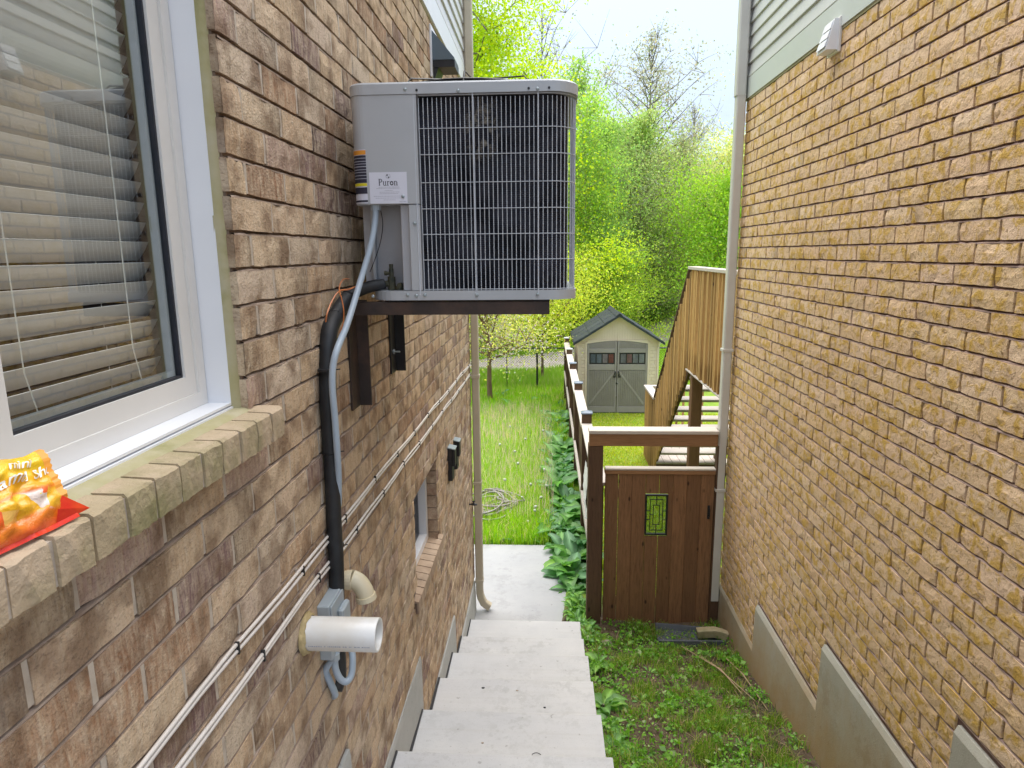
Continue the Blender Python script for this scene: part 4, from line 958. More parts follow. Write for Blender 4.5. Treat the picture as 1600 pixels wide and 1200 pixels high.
# ------------------------------------------------------------------ gate and arbour
GY = 6.2
def gY(px, py, Y=GY): return onY(px, py, Y)
gt = thing('garden_gate', 'brown stained wooden board gate with a small leaded glass panel', 'gate', (1.1, GY, -3.7))
xg0, xg1 = gY(943.5, 850).x, gY(1112, 850).x; zg_b, zg_t = gY(1020, 974).z, gY(1020, 741).z
xw0, xw1, zw0, zw1 = gY(1008, 805).x, gY(1043, 805).x, gY(1025, 836).z, gY(1025, 773).z
nb = 8; bw = (xg1-xg0)/nb; rg = random.Random(12)
for k in range(nb):
    gp = rg.choice((.0004, .0006, .0015, .0024)); a = xg0+k*bw+gp; b = xg0+(k+1)*bw-gp; zb = zg_b+rg.uniform(-.01, .012)
    spans = [(zb, zg_t)]
    if a < xw1-.01 and b > xw0+.01: spans = [(zb, zw0-.012), (zw1+.012, zg_t)]
    m = MB()
    for z0, z1 in spans: m.bbox((a, GY, z0), (b, GY+.020, z1), .0025)
    if len(spans) > 1:
        if a < xw0-.004: m.bbox((a, GY, zw0-.0119), (xw0-.0005, GY+.020, zw1+.0119), .001)
        if b > xw1+.004: m.bbox((xw1+.0005, GY, zw0-.0119), (b, GY+.020, zw1+.0119), .001)
    m.build('board', 'woodgate', gt)
m = MB(); m.bbox((xg0-.004, GY-.012, zg_t+.001), (xg1+.004, GY+.055, zg_t+.040), .004); m.build('top_rail', 'woodbeam', gt)
m = MB(); m.bbox((xg0, GY-.016, zg_t+.041), (xg1+.004, GY+.070, zg_t+.060), .004); m.build('cap_rail', 'woodtopx', gt)
for z in (zg_b+.18, zg_t-.25): m = MB(); m.bbox((xg0, GY+.021, z), (xw0-.02 if z > zw0-.1 else xg1, GY+.055, z+.085), .003); m.build('back_rail', 'woodgate', gt)
fw = .014
gw = MB(); x0, x1, z0, z1 = xw0, xw1, zw0, zw1
for a, b, c, d in ((x0, z0, x1, z0+fw), (x0, z1-fw, x1, z1), (x0, z0+fw, x0+fw, z1-fw), (x1-fw, z0+fw, x1, z1-fw)): gw.box((a, GY-.006, b), (c, GY+.026, d))
pf = gw.build('glass_frame', 'black', gt)
m = MB(); m.box((x0+.01, GY+.008, z0+.01), (x1-.01, GY+.011, z1-.01)); m.build('leaded_pane', 'glassgreen', pf)
m = MB(); Wd, Hd = x1-x0, z1-z0
def came(u0, v0, u1, v1, t=.0035):
    ax, az, bx_, bz = x0+Wd*u0, z0+Hd*v0, x0+Wd*u1, z0+Hd*v1
    m.box((min(ax, bx_)-t, GY+.002, min(az, bz)-t), (max(ax, bx_)+t, GY+.0075, max(az, bz)+t))
for u0, v0, u1, v1 in ((.22, .12, .22, .88), (.78, .12, .78, .88), (.22, .12, .78, .12), (.22, .88, .78, .88), (.36, .26, .36, .74), (.64, .26, .64, .74), (.36, .26, .64, .26), (.36, .74, .64, .74),
                       (.5, .0, .5, .26), (.5, .74, .5, 1), (0, .38, .22, .38), (0, .60, .22, .60), (.78, .38, 1, .38), (.78, .60, 1, .60), (.22, .5, .36, .5), (.64, .5, .78, .5)): came(u0, v0, u1, v1)
m.build('lead_came', 'black', pf)
m = MB(); p = gY(1107, 800); m.bbox((p.x-.012, GY-.012, p.z-.07), (p.x+.012, GY-.001, p.z+.07), .003); m.tube([(p.x, GY-.012, p.z-.045), (p.x, GY-.045, p.z-.03), (p.x, GY-.045, p.z+.03), (p.x, GY-.012, p.z+.045)], .006, 6); m.build('latch', 'black', gt)
ga = thing('gate_arbour', 'timber frame of posts and a pale topped cross beam over the gate', 'gate frame', (1, GY, -3.7))
PY = 6.13
a, b = gY(918.5, 800, PY), gY(941, 800, PY); zt = gY(930, 697, PY).z
m = MB(); m.bbox((a.x, PY, -4.0), (b.x, PY+.14, zt), .004); m.build('post', 'woodpost', ga)
a2, b2 = gY(1110, 900, PY).x, gY(1123, 900, PY).x
m = MB(); m.bbox((a2+.015, PY+.03, -4.0), (RW-.024, PY+.12, zt), .004); m.build('post', 'woodpost', ga)
zt2 = gY(1000, 678.5, PY).z; xb = gY(921, 688, PY).x
m = MB(); m.bbox((xb, PY-.004, zt+.001), (RW-.12, PY+.09, zt2), .003); m.build('cross_beam', 'woodbeam', ga)
m = MB(); m.bbox((xb-.005, PY-.012, zt2+.001), (RW-.112, PY+.155, zt2+.035), .004); m.build('beam_cap', 'woodtopx', ga)

# ------------------------------------------------------------------ side fence
fn = thing('garden_fence', 'dark wooden fence with pale rail tops and square post caps running away from the gate', 'fence', (.53, 10, -3.8))
FX0, FX1 = .455, .60
caps = [(8.64, -2.072), (11.08, -2.143), (13.5, -2.205), (15.75, -2.235), (17.95, -2.25)]
for i, (y, z) in enumerate(caps):
    m = MB(); m.bbox((FX0+.008, y-.062, -4.1), (FX1-.008, y+.062, z-.03), .004); m.build('post', 'woodpost', fn)
    m = MB(); m.bbox((FX0-.006, y-.075, z-.03), (FX1+.006, y+.075, z-.012), .003)
    m.add([(FX0-.002, y-.07, z-.012), (FX1+.002, y-.07, z-.012), (FX1+.002, y+.07, z-.012), (FX0-.002, y+.07, z-.012), ((FX0+FX1)/2, y, z+.012)], [(0, 1, 4), (1, 2, 4), (2, 3, 4), (3, 0, 4)])
    m.build('post_cap', 'cap' if i < 3 else 'capl', fn)
ye = [PY+.14]+[c[0] for c in caps]
for i in range(len(caps)):
    y0_, y1_ = ye[i]+(.0 if i == 0 else .064), ye[i+1]-.064; z = caps[i][1]-.135-(.02 if i == 0 else 0)
    zt_ = z
    m = MB(); m.bbox((FX0+.0, y0_, zt_-.036), (FX1-.004, y1_, zt_), .004); m.build('rail_cap', 'woodtop', fn)
    m = MB(); m.bbox((FX0+.045, y0_, zt_-.13), (FX0+.085, y1_, zt_-.038), .003); m.build('top_rail', 'woodpost', fn)
    m = MB(); m.bbox((FX0-.0, y0_, -3.25), (FX0+.035, y1_, -3.16), .003); m.build('middle_rail', 'woodtop', fn)
    n_ = int((y1_-y0_)/.145)
    for k in range(n_):
        ya_ = y0_+(y1_-y0_)*k/n_+.004; m = MB(); m.bbox((FX0+.086, ya_, -3.95), (FX0+.104, y0_+(y1_-y0_)*(k+1)/n_-.004, zt_-.04), .002); m.build('board', 'woodpost', fn)
m = MB(); vs = []; nU, nV = 9, 14
for j in range(nV):
    for i in range(nU):
        u = i/(nU-1); v = j/(nV-1); p = Vector((FX0-.012-.03*abs(noise.noise(Vector((u*3, v*4, 1))))-.015*sin(v*pi), 6.75+.5*u+.08*noise.noise(Vector((v*3, 2, 0))), -2.30-.62*v*(1-.35*abs(u-.5))))
        vs.append(p)
fs = [(j*nU+i, j*nU+i+1, (j+1)*nU+i+1, (j+1)*nU+i) for j in range(nV-1) for i in range(nU-1)]
m.add(vs, fs); m.add([(p[0]-.004, p[1], p[2]) for p in vs], [f[::-1] for f in fs])
tag(m.build('hanging_cloth', 'cloth', smooth=True), 'crumpled white cloth hanging on the wooden fence just past the gate post', 'cloth')

# ------------------------------------------------------------------ shed
SY = 16.1; GZ = -3.87
sh = thing('garden_shed', 'cream resin garden shed with grey double doors and dark slate roof', 'shed', (1.7, SY, GZ))
def sY(px, py, Y=SY): return onY(px, py, Y)
sx0, sx1 = sY(902.5, 580).x, sY(1029, 580).x; ze = sY(960, 534).z; za_ = sY(966, 494).z; xm = (sx0+sx1)/2
SD = 2.15
m = MB(); m.box((sx0, SY, GZ-.1), (sx0+.04, SY+SD, ze)); m.box((sx1-.04, SY, GZ-.1), (sx1, SY+SD, ze)); m.box((sx0+.04, SY+SD-.04, GZ-.1), (sx1-.04, SY+SD, ze)); m.build('side_walls', 'cream', sh)
dx0, dx1 = sY(917, 590).x, sY(1011, 590).x
for a, b in ((sx0+.001, dx0), (dx1, sx1-.001)):
    m = MB(); m.box((a, SY+.02, GZ-.1), (b, SY+.05, ze)); pw = m.build('front_wall', 'cream', sh)
    m = MB(); m.bbox((a, SY-.012, GZ-.1), (a+.05, SY+.02, ze), .004); m.bbox((b-.05, SY-.012, GZ-.1), (b, SY+.02, ze), .004); m.build('corner_trim', 'cream', sh)
    z = GZ; k = 0
    while z < ze-.02:
        hh = .085; zt = min(z+hh, ze-.004)
        cutp = a+.052+(b-a-.104)*(.35 if k % 2 else .7)
        m = MB(); m.bbox((a+.053, SY+.004, z), (cutp-.003, SY+.02, zt-.005), .003); m.bbox((cutp+.003, SY+.004, z), (b-.053, SY+.02, zt-.005), .003); m.build('wall_block', 'cream', pw)
        z += hh; k += 1
# gable
m = MB(); m.prism([(sx0, ze), (sx1, ze), (xm, za_-.02)], SY+.02, SY+.06); gb = m.build('gable', 'cream', sh)
m = MB()
w_ = sx1-sx0
for k in range(1, 32):
    x = sx0+w_*k/32; hmax = (1-abs(x-xm)/(w_/2))*(za_-ze)-.10
    if hmax > .04: m.bbox((x-w_/64+.004, SY+.008, ze+.05), (x+w_/64-.004, SY+.02, ze+.02+hmax), .002)
m.build('gable_ribs', 'cream', gb, kind='stuff')
for sgn in (-1, 1):
    e_ = xm+sgn*w_/2; m = MB()
    m.prism([(e_, ze), (e_+0*sgn, ze+.001), (xm, za_-.015), (xm, za_-.085), (e_-sgn*.17, ze)][::sgn], SY-.005, SY+.019); m.build('gable_trim', 'cream', gb)
# arched lintel
m = MB(); n = 12; top = []; bot = []
for k in range(n+1): t = k/n; x = dx0+(dx1-dx0)*t; top.append((x, ze+.045)); bot.append((x, ze-.045+.075*sin(t*pi)))
m.prism(bot+top[::-1], SY-.012, SY+.019); m.build('lintel', 'cream', sh)
# roof
for sgn in (-1, 1):
    ex = xm+sgn*(w_/2+.11); sl = (za_-ze)/(w_/2); ez = za_-sl*(w_/2+.11)
    m = MB(); m.prism([(ex, ez), (xm, za_), (xm, za_+.05), (ex-sgn*.0, ez+.05)][::-sgn], SY-.16, SY+SD+.1); rf = m.build('roof', 'roof', sh)
    # panel seams and shingle courses
    for j in range(4):
        for i in range(3):
            y0_, y1_ = SY-.15+(SD+.24)*j/4+.008, SY-.15+(SD+.24)*(j+1)/4-.008; t0, t1 = i/3+.008, (i+1)/3-.004
            A = lambda t, h: (ex+(xm-ex)*t, ez+(za_-ez)*t+.05+h)
            (xa_, za1), (xb_, zb1_) = A(t0, .016), A(t1, .004)
            m = MB(); m.add([(xa_, y0_, za1-.018), (xa_, y1_, za1-.018), (xb_, y1_, zb1_-.006), (xb_, y0_, zb1_-.006), (xa_, y0_, za1), (xa_, y1_, za1), (xb_, y1_, zb1_), (xb_, y0_, zb1_)],
                            [(4, 5, 6, 7), (0, 1, 5, 4), (1, 2, 6, 5), (2, 3, 7, 6), (3, 0, 4, 7)])
            m.build('roof_panel', 'roof', rf)
m = MB(); m.prism([(xm-.09, za_+.015), (xm, za_+.085), (xm+.09, za_+.015), (xm, za_+.06)], SY-.165, SY+SD+.1); m.build('ridge_cap', 'roof', sh)
# doors
xc = sY(963.5, 590).x; zdb = GZ-.02
for sgn in (-1, 1):
    a, b = (dx0+.006, xc-.008) if sgn < 0 else (xc+.008, dx1-.006); wd = b-a
    def ztop(x): t = (x-dx0)/(dx1-dx0); return ze-.052+.075*sin(t*pi)
    m = MB(); pts = [(a, zdb)]+[(b, zdb)]+[(b+(a-b)*k/8, ztop(b+(a-b)*k/8)) for k in range(9)]
    m.prism(pts, SY-.005, SY+.018); dr_ = m.build('door', 'doorgrey', sh)
    zw0_, zw1_ = sY(960, 569).z, sY(960, 551).z; zr = sY(960, 578).z; zr2 = sY(960, 545).z
    m = MB()
    for k in range(14):
        xx = a+.045+(wd-.09)*(k+.5)/14
        m.bbox((xx-(wd-.09)/28+.005, SY-.016, zdb+.16), (xx+(wd-.09)/28-.005, SY-.0055, zr-.01), .002)
        m.bbox((xx-(wd-.09)/28+.003, SY-.012, zr2+.02), (xx+(wd-.09)/28-.003, SY-.0055, ztop(xx)-.06), .002)
    m.build('door_ribs', 'doorgrey', dr_, kind='stuff')
    m = MB(); m.bbox((a, SY-.022, zdb), (a+.043, SY-.0055, ztop(a)-.01), .003); m.bbox((b-.043, SY-.022, zdb), (b, SY-.0055, ztop(b)-.01), .003)
    for z0, z1 in ((zdb, zdb+.15), (zr, zw0_), (zw1_, zr2+.015)): m.bbox((a+.045, SY-.020, z0), (b-.045, SY-.0055, z1), .003)
    m.build('door_trim', 'doorlight', dr_)
    m = MB(); i_, o_ = (b-.06, a+.06) if sgn < 0 else (a+.06, b-.06); zt1, zt0 = zr-.02, zdb+.17
    m.prism([(i_, zt1), (i_-sgn*-.0, zt1-.075), (o_, zt0), (o_, zt0+.075)][::-sgn], SY-.022, SY-.0125); m.build('diagonal_brace', 'doorlight', dr_)
    m = MB(); m.box((a+.05, SY-.0105, zw0_+.003), (b-.05, SY-.006, zw1_-.003)); wf = m.build('window', 'black', dr_)
    rp = random.Random(3+sgn)
    for k in range(4):
        q0 = a+.066+(wd-.132)*k/4+.014; q1 = a+.066+(wd-.132)*(k+1)/4-.014
        key = 'pane%d%d' % (k, sgn); cc = [(.09, .11, .14), (.12, .14, .17), (.20, .17, .18), (.17, .06, .055), (.15, .15, .16), (.16, .09, .09), (.17, .18, .19), (.20, .21, .22)][k+(4 if sgn > 0 else 0)]
        M[key] = pm(key, cc, tuple(x*.7 for x in cc), 9, .25, 0)
        m = MB(); m.box((q0, SY-.016, zw0_+.035), (q1, SY-.011, zw1_-.035)); m.build('window_pane', key, dr_)
    hx = (b-.03) if sgn < 0 else (a+.03); hz = sY(960, 586).z
    m = MB(); m.tube([(hx, SY-.022, hz+.09), (hx, SY-.07, hz+.07), (hx, SY-.07, hz-.03), (hx, SY-.022, hz-.05)], .011, 6)
    m.bbox((min(hx, hx+sgn*.05), SY-.028, hz-.055), (max(hx, hx+sgn*.05), SY-.0225, hz-.03), .002); m.tube([(hx+sgn*.05, SY-.027, hz-.05), (hx, SY-.03, hz+.08)], .007, 5)
    m.build('handle', 'black', dr_)
m = MB(); z_ = sY(963, 599).z; m.tube([(xc-.02, SY-.03, z_+.02), (xc+.02, SY-.03, z_-.01)], .014, 6); m.build('padlock', 'black', sh)

# ------------------------------------------------------------------ deck with stairs
dk = thing('deck_with_stairs', 'golden brown wooden deck and staircase with close upright balusters behind the buff house', 'deck', (2.4, 9, -3.8))
DX = 1.90; DX2 = 3.0; YT = 8.88; YB = 11.40; ZR = -.205; ZD = -1.30; ZR2 = -2.50; ZL = -3.60
def bal(name, x, y, z0, z1, w=.038):
    m = MB(); m.bbox((x, y-w/2, z0), (x+w, y+w/2, z1), .002); return m.build(name, 'baluster', dk)
y = 6.42; rbk = random.Random(6)
while y < YT-.03: bal('baluster', DX-.040+rbk.uniform(-.012, .012), y, ZD-.24+rbk.uniform(-.006, .006), ZR-.025); y += .118
nst = 25
for k in range(nst+1):
    y = YT+.02+(YB-YT-.02)*k/nst; t = (y-YT)/(YB-YT); zt = ZR+(ZR2-ZR)*t-.04
    bal('baluster', DX-.040+rbk.uniform(-.012, .012), y, zt-1.30+rbk.uniform(-.03, .03), zt)
for k in range(9):
    y = YB+.09+k*.116; bal('baluster', DX-.040, y, ZL-.27+rbk.uniform(-.01, .01), ZR2-.02)
for k in range(nst+1):
    y = YT+.02+(YB-YT-.02)*k/nst; t = (y-YT)/(YB-YT); zt = ZR+(ZR2-ZR)*t-.04; bal('baluster', DX2+.005, y, zt-1.28, zt)
for k in range(9):
    x = DX+.1+k*.118; m = MB(); m.bbox((x-.019, YB+1.05, ZL-.2), (x+.019, YB+1.088, ZR2-.02), .002); m.build('baluster', 'baluster', dk)
m = MB(); m.bbox((DX-.06, 6.4, ZR-.024), (DX+.08, YT+.05, ZR+.014), .004); m.build('rail_cap', 'woodtop', dk)
m = MB(); m.bbox((DX-.06, YB-.02, ZR2-.02), (DX+.08, YB+1.1, ZR2+.018), .004); m.build('rail_cap', 'woodtop', dk)
m = MB(); m.bbox((DX+.081, YB+1.0, ZR2-.02), (DX2+.1, YB+1.1, ZR2+.018), .004); m.build('rail_cap', 'woodtop', dk)
def sloped(y0, z0, y1, z1, x0, x1, th, nm, mt):
    m = MB(); m.add([(x0, y0, z0), (x1, y0, z0), (x1, y1, z1), (x0, y1, z1), (x0, y0, z0-th), (x1, y0, z0-th), (x1, y1, z1-th), (x0, y1, z1-th)], [(0, 1, 2, 3), (7, 6, 5, 4), (0, 4, 5, 1), (1, 5, 6, 2), (2, 6, 7, 3), (3, 7, 4, 0)]); return m.build(nm, mt, dk)
for xx in (DX-.05, DX2-.02): sloped(YT+.05, ZR+.0, YB, ZR2+.03, xx, xx+.11, .036, 'stair_rail', 'woodpost')
for xx in (DX+.001, DX2-.045): sloped(YT, ZD-.02, YB+.1, ZL+.06, xx, xx+.04, .26, 'stringer', 'woodpost')
m = MB(); m.bbox((DX, 6.4, ZD-.225), (DX+.038, YT, ZD-.03), .003); m.build('rim_joist', 'woodpost', dk)
m = MB(); m.bbox((DX-.046, 6.4, ZD-.262), (DX-.002, YT+.02, ZD-.243), .003); m.build('skirt_strip', 'woodtop', dk)
for k in range(18):
    m = MB(); m.bbox((DX, 6.4+k*.138, ZD-.028), (DX2+1.2, 6.4+k*.138+.132, ZD), .003); m.build('deck_board', 'decktop', dk)
nt = 10
for k in range(nt):
    z = ZD-(ZD-ZL)*(k+1)/(nt+1); y = YT+.02+(YB-YT)*(k)/(nt+.0)*.955
    m = MB(); m.bbox((DX+.042, y, z-.036), (DX2-.046, y+.27, z), .004); tr_ = m.build('tread', 'decktop', dk)
m = MB(); px0 = onY(1077, 650, 8.72).x; m.bbox((DX+.002, 8.66, -4.0), (DX+.142, 8.80, ZD-.228), .004); m.build('post', 'woodgate', dk)
m = MB(); m.bbox((DX2-.15, 8.66, -4.0), (DX2-.01, 8.80, ZD-.228), .004); m.build('post', 'woodgate', dk)
for k in range(9):
    x0_ = DX+.002+k*.142; m = MB(); m.bbox((x0_, YB-.22, ZL-.03), (x0_+.136, YB+1.05, ZL), .003); m.build('deck_board', 'woodtop', dk)
m = MB(); m.bbox((DX+.002, YB-.225, ZL-.24), (DX2+.25, YB-.185, ZL-.031), .003); m.build('rim_joist', 'woodpost', dk)
m = MB(); m.bbox((DX-.0, YB-.18, ZL-.24), (DX+.04, YB+1.05, ZL-.031), .003); m.build('rim_joist', 'woodpost', dk)

# ------------------------------------------------------------------ chain link fence
cf = thing('chain_link_fence', 'black chain link fence across the end of the long grass', 'fence', (-1, 19, -3.95))
CY = 19.0; c0, c1 = -6.0, 7.5; zb, zt = -3.95, -2.70
def post_at(x, r=.03): m = MB(); m.tube([(x, CY+.03, zb-.1), (x, CY+.03, zt+.05), (x, CY+.03, zt+.07)], [r, r, .005], 8); m.build('post', 'black', cf)
for x in (-5.6, -3.0, -.29, .52, 3.1, 5.6): post_at(x)
post_at(-1.17, .014)
m = MB(); m.tube([(c0, CY+.03, zt), (c1, CY+.03, zt)], .02, 8); m.build('top_rail', 'black', cf)
V = []; Fc = []
def strip(p, q, w=.0042):
    p = np.array(p); q = np.array(q); d = q-p; d /= np.linalg.norm(d); s_ = np.array((d[2], 0, -d[0]))*w; o = len(V)
    for e in (p, q):
        V.append(e+s_); V.append(e-s_*.5+np.array((0, w, 0))); V.append(e-s_*.5-np.array((0, w, 0)))
    for k in range(3): j = (k+1) % 3; Fc.append((o+k, o+j, o+3+j)); Fc.append((o+k, o+3+j, o+3+k))
H_ = zt-zb-.05; x = c0-H_
while x < c1:
    for sg in (0, 1):
        xa_, xb_ = (x, x+H_) if sg == 0 else (x+H_, x)
        za1, zb1_ = zb, zb+H_
        # clip
        if max(xa_, xb_) < c0 or min(xa_, xb_) > c1: continue
        strip((xa_, CY, za1), (xb_, CY, zb1_))
    x += .075
o = bpy.data.objects.new('wire_mesh', npmesh('wire_mesh', V, Fc, 'black')); COL.objects.link(o); o.parent = cf; o.location = (1, -19, 3.95); o['kind'] = 'stuff'

# ------------------------------------------------------------------ hose, splash block and bits
hs = MB(); rh_ = random.Random(17)
hc = Vector((-.72, 9.35, -3.70))
pts = []
for k in range(0, 420):
    a = k*.155; lp = int(a/(2*pi)); wb = noise.noise(Vector((a*.21, 3, 1))); wc = noise.noise(Vector((a*.19, 8, 1))); cx_ = hc.x-.10-.02*sin(lp*2.1)+.28*wb; cy_ = hc.y+.05*cos(lp*1.7)+.34*wc
    rx = (.27+.07*sin(lp*3.3)+.05*sin(a*.37))*(.75 if lp % 4 == 1 else 1); ry = (.40+.12*cos(lp*2.3))*(.7 if lp % 3 == 2 else 1)
    pts.append((cx_+rx*cos(a), cy_+ry*sin(a), hc.z+.02+.006*lp+.02*sin(a*1.3+lp)+.06*abs(noise.noise(Vector((a*.3, lp, 0))))))
hs.tube(pts, .013, 6)
tag(hs.build('garden_hose', 'hose', smooth=True), 'tangled grey garden hose coiled in the long grass past the landing', 'hose')
sp = MB()
ang = Matrix.Rotation(radians(-3), 4, 'Z'); sc_ = Vector((1.36, 5.80, -3.62))
def SPt(x, y, z): v = ang @ Vector((x, y, z)); return (sc_.x+v.x, sc_.y+v.y, sc_.z+v.z)
prof = [(-.15, -.02), (-.15, .065), (-.128, .065), (-.112, .02), (.112, .02), (.128, .065), (.15, .065), (.15, -.02)]
xs_ = [-.31, -.28, 0, .31]; wid = [1.05, 1.03, .9, .72]
vs = [SPt(x, p[0]*w, p[1]) for x, w in zip(xs_, wid) for p in prof]
sp.add(vs, [(i*8+k, i*8+(k+1) % 8, i*8+8+(k+1) % 8, i*8+8+k) for i in range(3) for k in range(8)]+[tuple(range(7, -1, -1)), tuple(24+k for k in range(8))])
tag(sp.build('splash_block', 'splash'), 'dark slate splash block lying on the soil in front of the gate', 'splash block')
m = MB(); rect_tube(m, [SPt(.06, -.01, .075), SPt(.13, -.01, .085), SPt(.22, .0, .088), SPt(.28, .0, .075), SPt(.33, .0, .055)], .085, .075)
tag(m.build('loose_elbow', 'spoutold', smooth=False), 'muddy beige downspout elbow lying loose on the dark splash block', 'downspout elbow')
for (ax, ay, bx_, by) in ((1065, 1010, 1180, 1095), (1120, 1015, 1200, 1110), (1090, 1022, 1160, 1085)):
    p = onZ(ax, ay, gz(1, 5.5)+.05); q = onZ(bx_, by, gz(1, 4.6)+.05); m = MB(); mid = (p+q)/2+Vector((.02, 0, .03)); m.tube([p, mid, q], [.004, .006, .003], 5)
    lb_ = {1065: 'longest dry tan stalk lying across the weeds near the dark splash block', 1120: 'dry tan stalk lying closest to the buff brick wall', 1090: 'short dry tan stalk lying between two longer stalks'}[ax]
    tag(m.build('dry_stalk', 'twig'), lb_, 'stalk', 'dry stalks on the weeds')
m = MB(); p = onZ(738, 789, -2.4)
# bird dropping stones near gate post
def rockmesh(r, seed):
    bm = []; rr = random.Random(seed); m = MB(); n1, n2 = 5, 7; vs = [(0, 0, r*.55)]
    for j in range(1, n1):
        for k in range(n2):
            a = 2*pi*k/n2; b = pi*j/n1; q = r*rr.uniform(.8, 1.15); vs.append((q*sin(b)*cos(a), q*sin(b)*sin(a)*.8, q*cos(b)*.55))
    vs.append((0, 0, -r*.5)); fs = [(0, 1+k, 1+(k+1) % n2) for k in range(n2)]
    for j in range(n1-2):
        for k in range(n2): fs.append((1+j*n2+k, 1+(j+1)*n2+k, 1+(j+1)*n2+(k+1) % n2, 1+j*n2+(k+1) % n2))
    l = len(vs)-1; b = 1+(n1-2)*n2; fs += [(b+k, l, b+(k+1) % n2) for k in range(n2)]
    m.add(vs, fs); return m
for i, (px, py, r, lb) in enumerate(((949, 995, .05, 'rounded tan stone at the foot of the dark gate post'), (1238, 1087, .03, 'small pale stone in the weeds near the buff wall'))):
    p = onZ(px, py, -3.55 if i == 0 else -3.38); m = rockmesh(r, i); m.v = [(v[0]+p.x, v[1]+p.y, v[2]+gzn(p.x, p.y)+r*.35) for v in m.v]
    tag(m.build('stone', 'stone'), lb, 'stone')

# ------------------------------------------------------------------ vegetation helpers
def jit(c, r, k=.25): f = 1+r.uniform(-k, k); return (c[0]*f*(1+r.uniform(-.12, .12)), c[1]*f, c[2]*f*(1+r.uniform(-.2, .2)))
def leaves_np(rs, P, size, cols, n=None, up=.25, aspect=.62):
    """rhombic leaf faces at points P ; size array ; cols (N,3)"""
    N = len(P); d = rs.normal(size=(N, 3)); d /= np.linalg.norm(d, axis=1)[:, None]
    nr = rs.normal(size=(N, 3)); nr[:, 2] += up*3; nr -= (nr*d).sum(1)[:, None]*d; nr /= np.linalg.norm(nr, axis=1)[:, None]+1e-9
    s = np.cross(nr, d); sz = size[:, None]
    V = np.empty((N, 4, 3)); V[:, 0] = P-d*sz*.5; V[:, 1] = P+s*sz*aspect*.5+nr*sz*.06; V[:, 2] = P+d*sz*.5; V[:, 3] = P-s*sz*aspect*.5+nr*sz*.06
    return V.reshape(-1, 3), np.arange(N*4).reshape(N, 4), np.repeat(cols, 4, axis=0)
def tree(name, label, cat, x, y, h, r, cb, nleaf, lsize, col, var=.3, seed=1, bark='bark', dens=.5, limbs=18, lean=(0, 0), droop=0, tr=.13, group=None, bare=False, crown_h=None, twigs=3, spread=1.0, col2=None):
    rr = random.Random(seed); rs = np.random.RandomState(seed); z0 = gz(x, y)-.1
    t = thing(name, label, cat, (x, y, z0), group)
    m = MB(); tp = []; n = 9
    for i in range(n+1):
        k = i/n; tp.append(Vector((x+lean[0]*h*k+.12*tr*8*noise.noise(Vector((k*3, seed, 0))), y+lean[1]*h*k+.12*tr*8*noise.noise(Vector((k*3, seed, 7))), z0+h*.97*k)))
    m.tube(tp, [tr*(1.25 if i == 0 else 1)*(1-.93*(i/n))+.006 for i in range(n+1)], 7, True)
    tips = []
    for i in range(limbs):
        k = cb+(1-cb)*((i+.5)/limbs)**.9; p0 = tp[int(k*n)].lerp(tp[min(int(k*n)+1, n)], k*n-int(k*n))
        a = i*2.4+rr.uniform(-.5, .5); kk = (k-cb)/(1-cb); L_ = r*1.45*(sin(pi*min(1, .20+.78*kk))**.75)*rr.choice((rr.uniform(.45, .8), rr.uniform(.8, 1.25)))*spread+.2
        el = .35+.75*kk+rr.uniform(-.2, .2); pts = [p0]; d = Vector((cos(a)*cos(el), sin(a)*cos(el), sin(el)-droop))
        for s in range(4):
            d = (d+Vector((rr.uniform(-.22, .22), rr.uniform(-.22, .22), rr.uniform(-.1, .22)-droop*.4))).normalized(); pts.append(pts[-1]+d*(L_/4))
        rad = tr*.55*(1-.7*k)+.006; m.tube(pts, [rad*(1-.2*s) for s in range(5)], 5, False)
        for s in (1, 2, 3, 4): tips.append((pts[s], L_))
        for q in range(twigs):
            b = pts[rr.choice((1, 2, 3, 4))]; d2 = Vector((rr.uniform(-1, 1), rr.uniform(-1, 1), rr.uniform(-.3, 1)-droop)).normalized(); e = b+d2*L_*rr.uniform(.25, .5)
            m.tube([b, b.lerp(e, .5)+Vector((0, 0, .03)), e], [rad*.45, rad*.3, rad*.12], 3, False); tips.append((e, L_)); tips.append((b.lerp(e, .5), L_))
    m.build('trunk', bark, t, smooth=True)
    if nleaf:
        T = np.array([tuple(p[0]) for p in tips]); Ls = np.array([p[1] for p in tips])
        w = (rs.rand(len(T))**2.2+.04)*np.clip(np.hypot(T[:, 0]-x, T[:, 1]-y)/r, .12, 1.2); w /= w.sum(); idx = rs.choice(len(T), nleaf, p=w)
        P = T[idx]+rs.normal(size=(nleaf, 3))*(.18+.16*np.minimum(Ls[idx], 3.5))[:, None]*dens*1.55*np.array((1, 1, .75))[None]
        sz = lsize*rs.uniform(.6, 1.35, nleaf)
        tipj = rs.uniform(1-var, 1+var, len(T))[idx]*rs.uniform(1-var*.6, 1+var*.6, nleaf)
        C = np.array(col)[None]*tipj[:, None]; 
        if col2 is not None: mk = (rs.rand(len(T)) < .35)[idx]; C[mk] = np.array(col2)[None]*tipj[mk, None]
        C[:, 0] *= rs.uniform(.85, 1.18, nleaf)
        V_, F_, C_ = leaves_np(rs, P, sz, C)
        V_ = V_-np.array((x, y, z0))
        o = bpy.data.objects.new('crown', npmesh('crown', V_, F_, 'leaf', C_, 4)); COL.objects.link(o); o.parent = t
    return t
GG = (.34, .42, .16); DG = (.28, .46, .09)
TG = 'trees behind the trail'
def tr_(name, label, x, y, h, r, cb, nl, ls, col, seed, cat='tree', **k): return tree(name, label, cat, x, y, h, r, cb, nl, ls, col, seed=seed, group=TG, **k)
